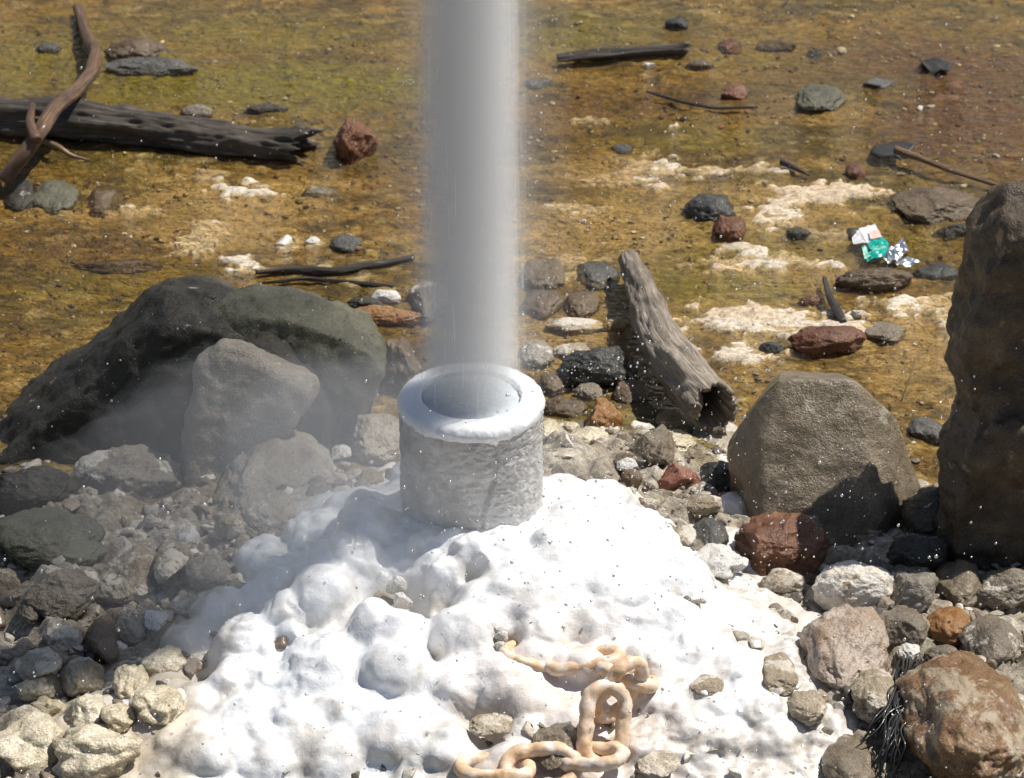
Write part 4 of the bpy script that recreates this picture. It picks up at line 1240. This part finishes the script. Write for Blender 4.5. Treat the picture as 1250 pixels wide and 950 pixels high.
# fallen leaves
def leaf(label, pts, thick=0.002, curl=0.006, seed=0):
    c = at_z(*pts[0], 0.004)
    P = np.array([at_z(px, py, 0.003) for px, py in pts])
    n_ = len(P); cen = P.mean(0)
    V, F = [], []
    rings = 6
    for k in range(rings + 1):
        f = k / rings
        ring_ = cen + (P - cen) * f
        ring_[:, 2] += (curl * f ** 2 + 0.004 * f) * perlin(ring_ * [28, 28, 1], seed) * 1.6 + 0.002
        V.append(ring_)
    top_ = np.concatenate(V); bot_ = top_ - [0, 0, thick]
    for k in range(rings):
        for i in range(n_):
            j = (i + 1) % n_
            F.append([k * n_ + i, k * n_ + j, (k + 1) * n_ + j, (k + 1) * n_ + i])
    F = np.array(F); m0 = len(top_)
    rim_ = np.array([[rings * n_ + i, rings * n_ + (i + 1) % n_, rings * n_ + (i + 1) % n_ + m0, rings * n_ + i + m0] for i in range(n_)])
    base = np.array([cen[0], cen[1], bot_[:, 2].min()])
    o = obj('leaf', mesh_from('leaf', np.concatenate([top_, bot_]) - base, np.concatenate([F, F[:, ::-1] + m0, rim_])), M['leaf'], None, base)
    return tag(o, label, 'leaf')
leaf('black dead leaf lying under the tip of the tan stick', [(1062, 186), (1066, 179), (1078, 177), (1092, 175), (1106, 174), (1119, 179), (1112, 184), (1098, 187), (1100, 193), (1088, 196), (1072, 194)], seed=2)
leaf('curled black leaf alone near the far top of the stream', [(1122, 80), (1126, 71), (1140, 70), (1150, 75), (1163, 77), (1158, 86), (1148, 90), (1138, 86)], curl=0.014, seed=5)

# ------------------------------------------------------------------ litter
wr = empty('wrapper', at_z(1080, 310, 0.0), 'crumpled white and teal plastic wrapper dropped in the stream', 'litter')
def sheet(name, corners, z, mat, seed, crumple=0.004, n_=14, thick=0.0009):
    """a thin crumpled sheet between four corners (pixel, pixel, height)"""
    C = np.array([at_z(px, py, 0.004) + np.array([0, 0, zz]) for (px, py), zz in zip(corners, z)])
    u, v_ = np.meshgrid(np.linspace(0, 1, n_), np.linspace(0, 1, n_))
    u, v_ = u.ravel()[:, None], v_.ravel()[:, None]
    P = C[0] * (1 - u) * (1 - v_) + C[1] * u * (1 - v_) + C[2] * u * v_ + C[3] * (1 - u) * v_
    nrm = np.cross(C[1] - C[0], C[3] - C[0]); nrm /= np.linalg.norm(nrm)
    cr = billow(P * 70, 2, seed) - 0.6
    P = P + nrm * (crumple * cr)[:, None]
    F = grid_faces(n_, n_)
    m0 = len(P)
    b_ = [i for i in range(n_)] + [n_ - 1 + n_ * j for j in range(1, n_)] + [n_ * n_ - 1 - i for i in range(1, n_)] + [n_ * (n_ - 1) - n_ * j for j in range(1, n_ - 1)]
    sd2 = np.array([[b_[i], b_[(i + 1) % len(b_)], b_[(i + 1) % len(b_)] + m0, b_[i] + m0] for i in range(len(b_))])
    V = np.concatenate([P, P - nrm * thick])
    return obj(name, mesh_from(name, V - np.array(wr.location), np.concatenate([F, F[:, ::-1] + m0, sd2])), M[mat], wr)
sheet('paper_panel', [(1048, 288), (1068, 284), (1078, 302), (1058, 304)], (.012, .016, .014, .010), 'paper', 1, .002)
sheet('printed_panel', [(1060, 294), (1072, 292), (1077, 301), (1062, 302)], (.0160, .0175, .0165, .0140), 'pinkprint', 2, .001)
sheet('side_flap', [(1040, 294), (1049, 288), (1058, 303), (1042, 300)], (.004, .012, .010, .002), 'paper', 3, .0015)
sheet('teal_panel', [(1058, 303), (1079, 301), (1086, 306), (1062, 312)], (.011, .015, .012, .010), 'teal', 4, .003)
sheet('mint_panel', [(1052, 305), (1062, 308), (1084, 308), (1056, 320)], (.006, .010, .010, .003), 'mint', 5, .005)
sheet('teal_fold', [(1060, 310), (1086, 306), (1080, 318), (1058, 321)], (.008, .010, .006, .004), 'teal', 6, .006)
sheet('foil_piece', [(1084, 312), (1102, 304), (1109, 314), (1092, 322)], (.008, .018, .012, .005), 'foil', 7, .011)
sheet('foil_piece', [(1076, 318), (1092, 312), (1100, 322), (1084, 325)], (.006, .013, .009, .003), 'foil', 8, .010)
sheet('foil_tail', [(1092, 322), (1108, 319), (1124, 323), (1104, 328)], (.003, .006, .005, .002), 'foil', 9, .005)

# ------------------------------------------------------------------ chain
m = vcolmat('peach_mineral_coated_chain', 0.5, 0.3, (70, 300), 0.86, 1.08, (0.4, 0.003), (0.3, 0.001))
M['chain'] = m
chain = empty('chain', at_dome(740, 880), 'thick peach coloured mineral crusted chain hanging down the mound', 'chain')
def link(c, along, nrm, L, W, r, seed, name='chain_link', col=(0.72, 0.50, 0.31)):
    along = np.asarray(along, float); along /= np.linalg.norm(along)
    nrm = np.asarray(nrm, float); nrm -= along * np.dot(nrm, along); nrm /= np.linalg.norm(nrm)
    side_ = np.cross(nrm, along)
    ns, seg = 88, 20
    hl, hw = max(L / 2 - W / 2, 0.0), W / 2
    per = 4 * hl + 2 * math.pi * hw
    C = []
    for k in range(ns):
        s = per * k / ns
        if s < 2 * hl: C.append((-hl + s, -hw))
        elif s < 2 * hl + math.pi * hw:
            a = (s - 2 * hl) / hw - math.pi / 2; C.append((hl + hw * math.cos(a), hw * math.sin(a)))
        elif s < 4 * hl + math.pi * hw: C.append((hl - (s - 2 * hl - math.pi * hw), hw))
        else:
            a = (s - 4 * hl - math.pi * hw) / hw + math.pi / 2; C.append((-hl + hw * math.cos(a), hw * math.sin(a)))
    C = np.array(C)
    T = np.roll(C, -1, 0) - np.roll(C, 1, 0); T /= np.linalg.norm(T, axis=1, keepdims=True)
    O = np.stack([T[:, 1], -T[:, 0]], 1)
    th = np.linspace(0, 2 * math.pi, seg, endpoint=False)
    V = []
    for k in range(ns):
        cc = np.cos(th)[:, None]; ss = np.sin(th)[:, None]
        pl = C[k][None] + O[k][None] * cc * r
        V.append(pl[:, :1] * along + pl[:, 1:2] * side_ + ss * r * nrm)
    V = np.concatenate(V)
    i = np.arange(seg); j = (i + 1) % seg
    F = np.concatenate([np.stack([i + k * seg, j + k * seg, j + ((k + 1) % ns) * seg, i + ((k + 1) % ns) * seg], 1) for k in range(ns)])
    nr = normals(V, F)
    V = V + nr * (r * (0.26 * fbm(V * 60 + seed, 4, seed) + 0.07 * perlin(V * 200 + seed, seed)))[:, None]
    cv = np.tile(np.array(col), (len(V), 1))
    f = fbm(V * 45 + seed, 3, seed + 3)
    cv = lerp(cv, (0.78, 0.73, 0.68), 0.75 * sstep(-0.25, 0.6, f))
    cv = lerp(cv, (0.50, 0.28, 0.12), 0.35 * sstep(0.15, 0.6, -f))
    o = obj(name, mesh_from(name, V + np.asarray(c) - np.array(chain.location), F, cv), M['chain'], chain)
    return o
tocam = -fw
lk = lambda px, py, l: at_dome(px, py, l + 0.010)
c0 = lk(730, 820, 0.0)
vdir = up * 1.0                                    # up in the frame, seen from the front of the mound
link(lk(650, 803, -.018), rt * 1.0 - up * .25, up * .8 + tocam * .3, .078, .046, .0080, 1)
link(lk(712, 806, .000), rt * 1 + up * .16 + tocam * .05, up * 1.0 + tocam * .30, .096, .046, .0086, 2)
link(lk(764, 824, .010), rt * .75 - up * .35 + tocam * .75, up * .75 + rt * .35 + tocam * .2, .080, .050, .0098, 3)
link(lk(756, 842, .036), up * 1.0 + rt * .62 + tocam * .2, rt * .85 + tocam * .75 - up * .2, .086, .050, .0094, 4)
link(lk(738, 886, .026), up * 1.0 + rt * .10 - tocam * .1, tocam * 1.0 + rt * .35 + up * .2, .104, .052, .0100, 5)
link(lk(724, 924, .014), rt * 1.0 + up * .05 + tocam * .3, up * 1.0 + tocam * .4, .078, .048, .0096, 6)
link(lk(660, 938, .008), rt * 1.0 + up * .06, up * .5 + tocam * 1.0, .092, .052, .0096, 7)
link(lk(604, 938, .006), rt * 1.0 - up * .02, up * 1.0 + tocam * .35, .090, .050, .0096, 8)

# ------------------------------------------------------------------ black roots in the right foreground
rt_e = empty('root_bundle', at_ground(1095, 900), 'bundle of black wet fibrous roots running down between the rocks', 'roots')
rs = np.random.RandomState(5)
for k in range(46):
    x0 = rs.normal(1112, 9); x1 = rs.normal(1082, 16)
    y0 = rs.uniform(798, 826); y1 = rs.uniform(880, 960)
    pth = []
    for f in np.linspace(0, 1, 7):
        px = x0 + (x1 - x0) * f + rs.normal(0, 6.0); py = y0 + (y1 - y0) * f
        pth.append(at_ground(px, py, 0.012 + 0.03 * math.sin(f * 3.1) + rs.uniform(0, .008)))
    wood_obj('root_fibre', None, None, pth, [.0012, .0018, .0018, .0016, .0014, .0012, .0006], 7, 60 + k, 'root', parent=rt_e, step=0.008)
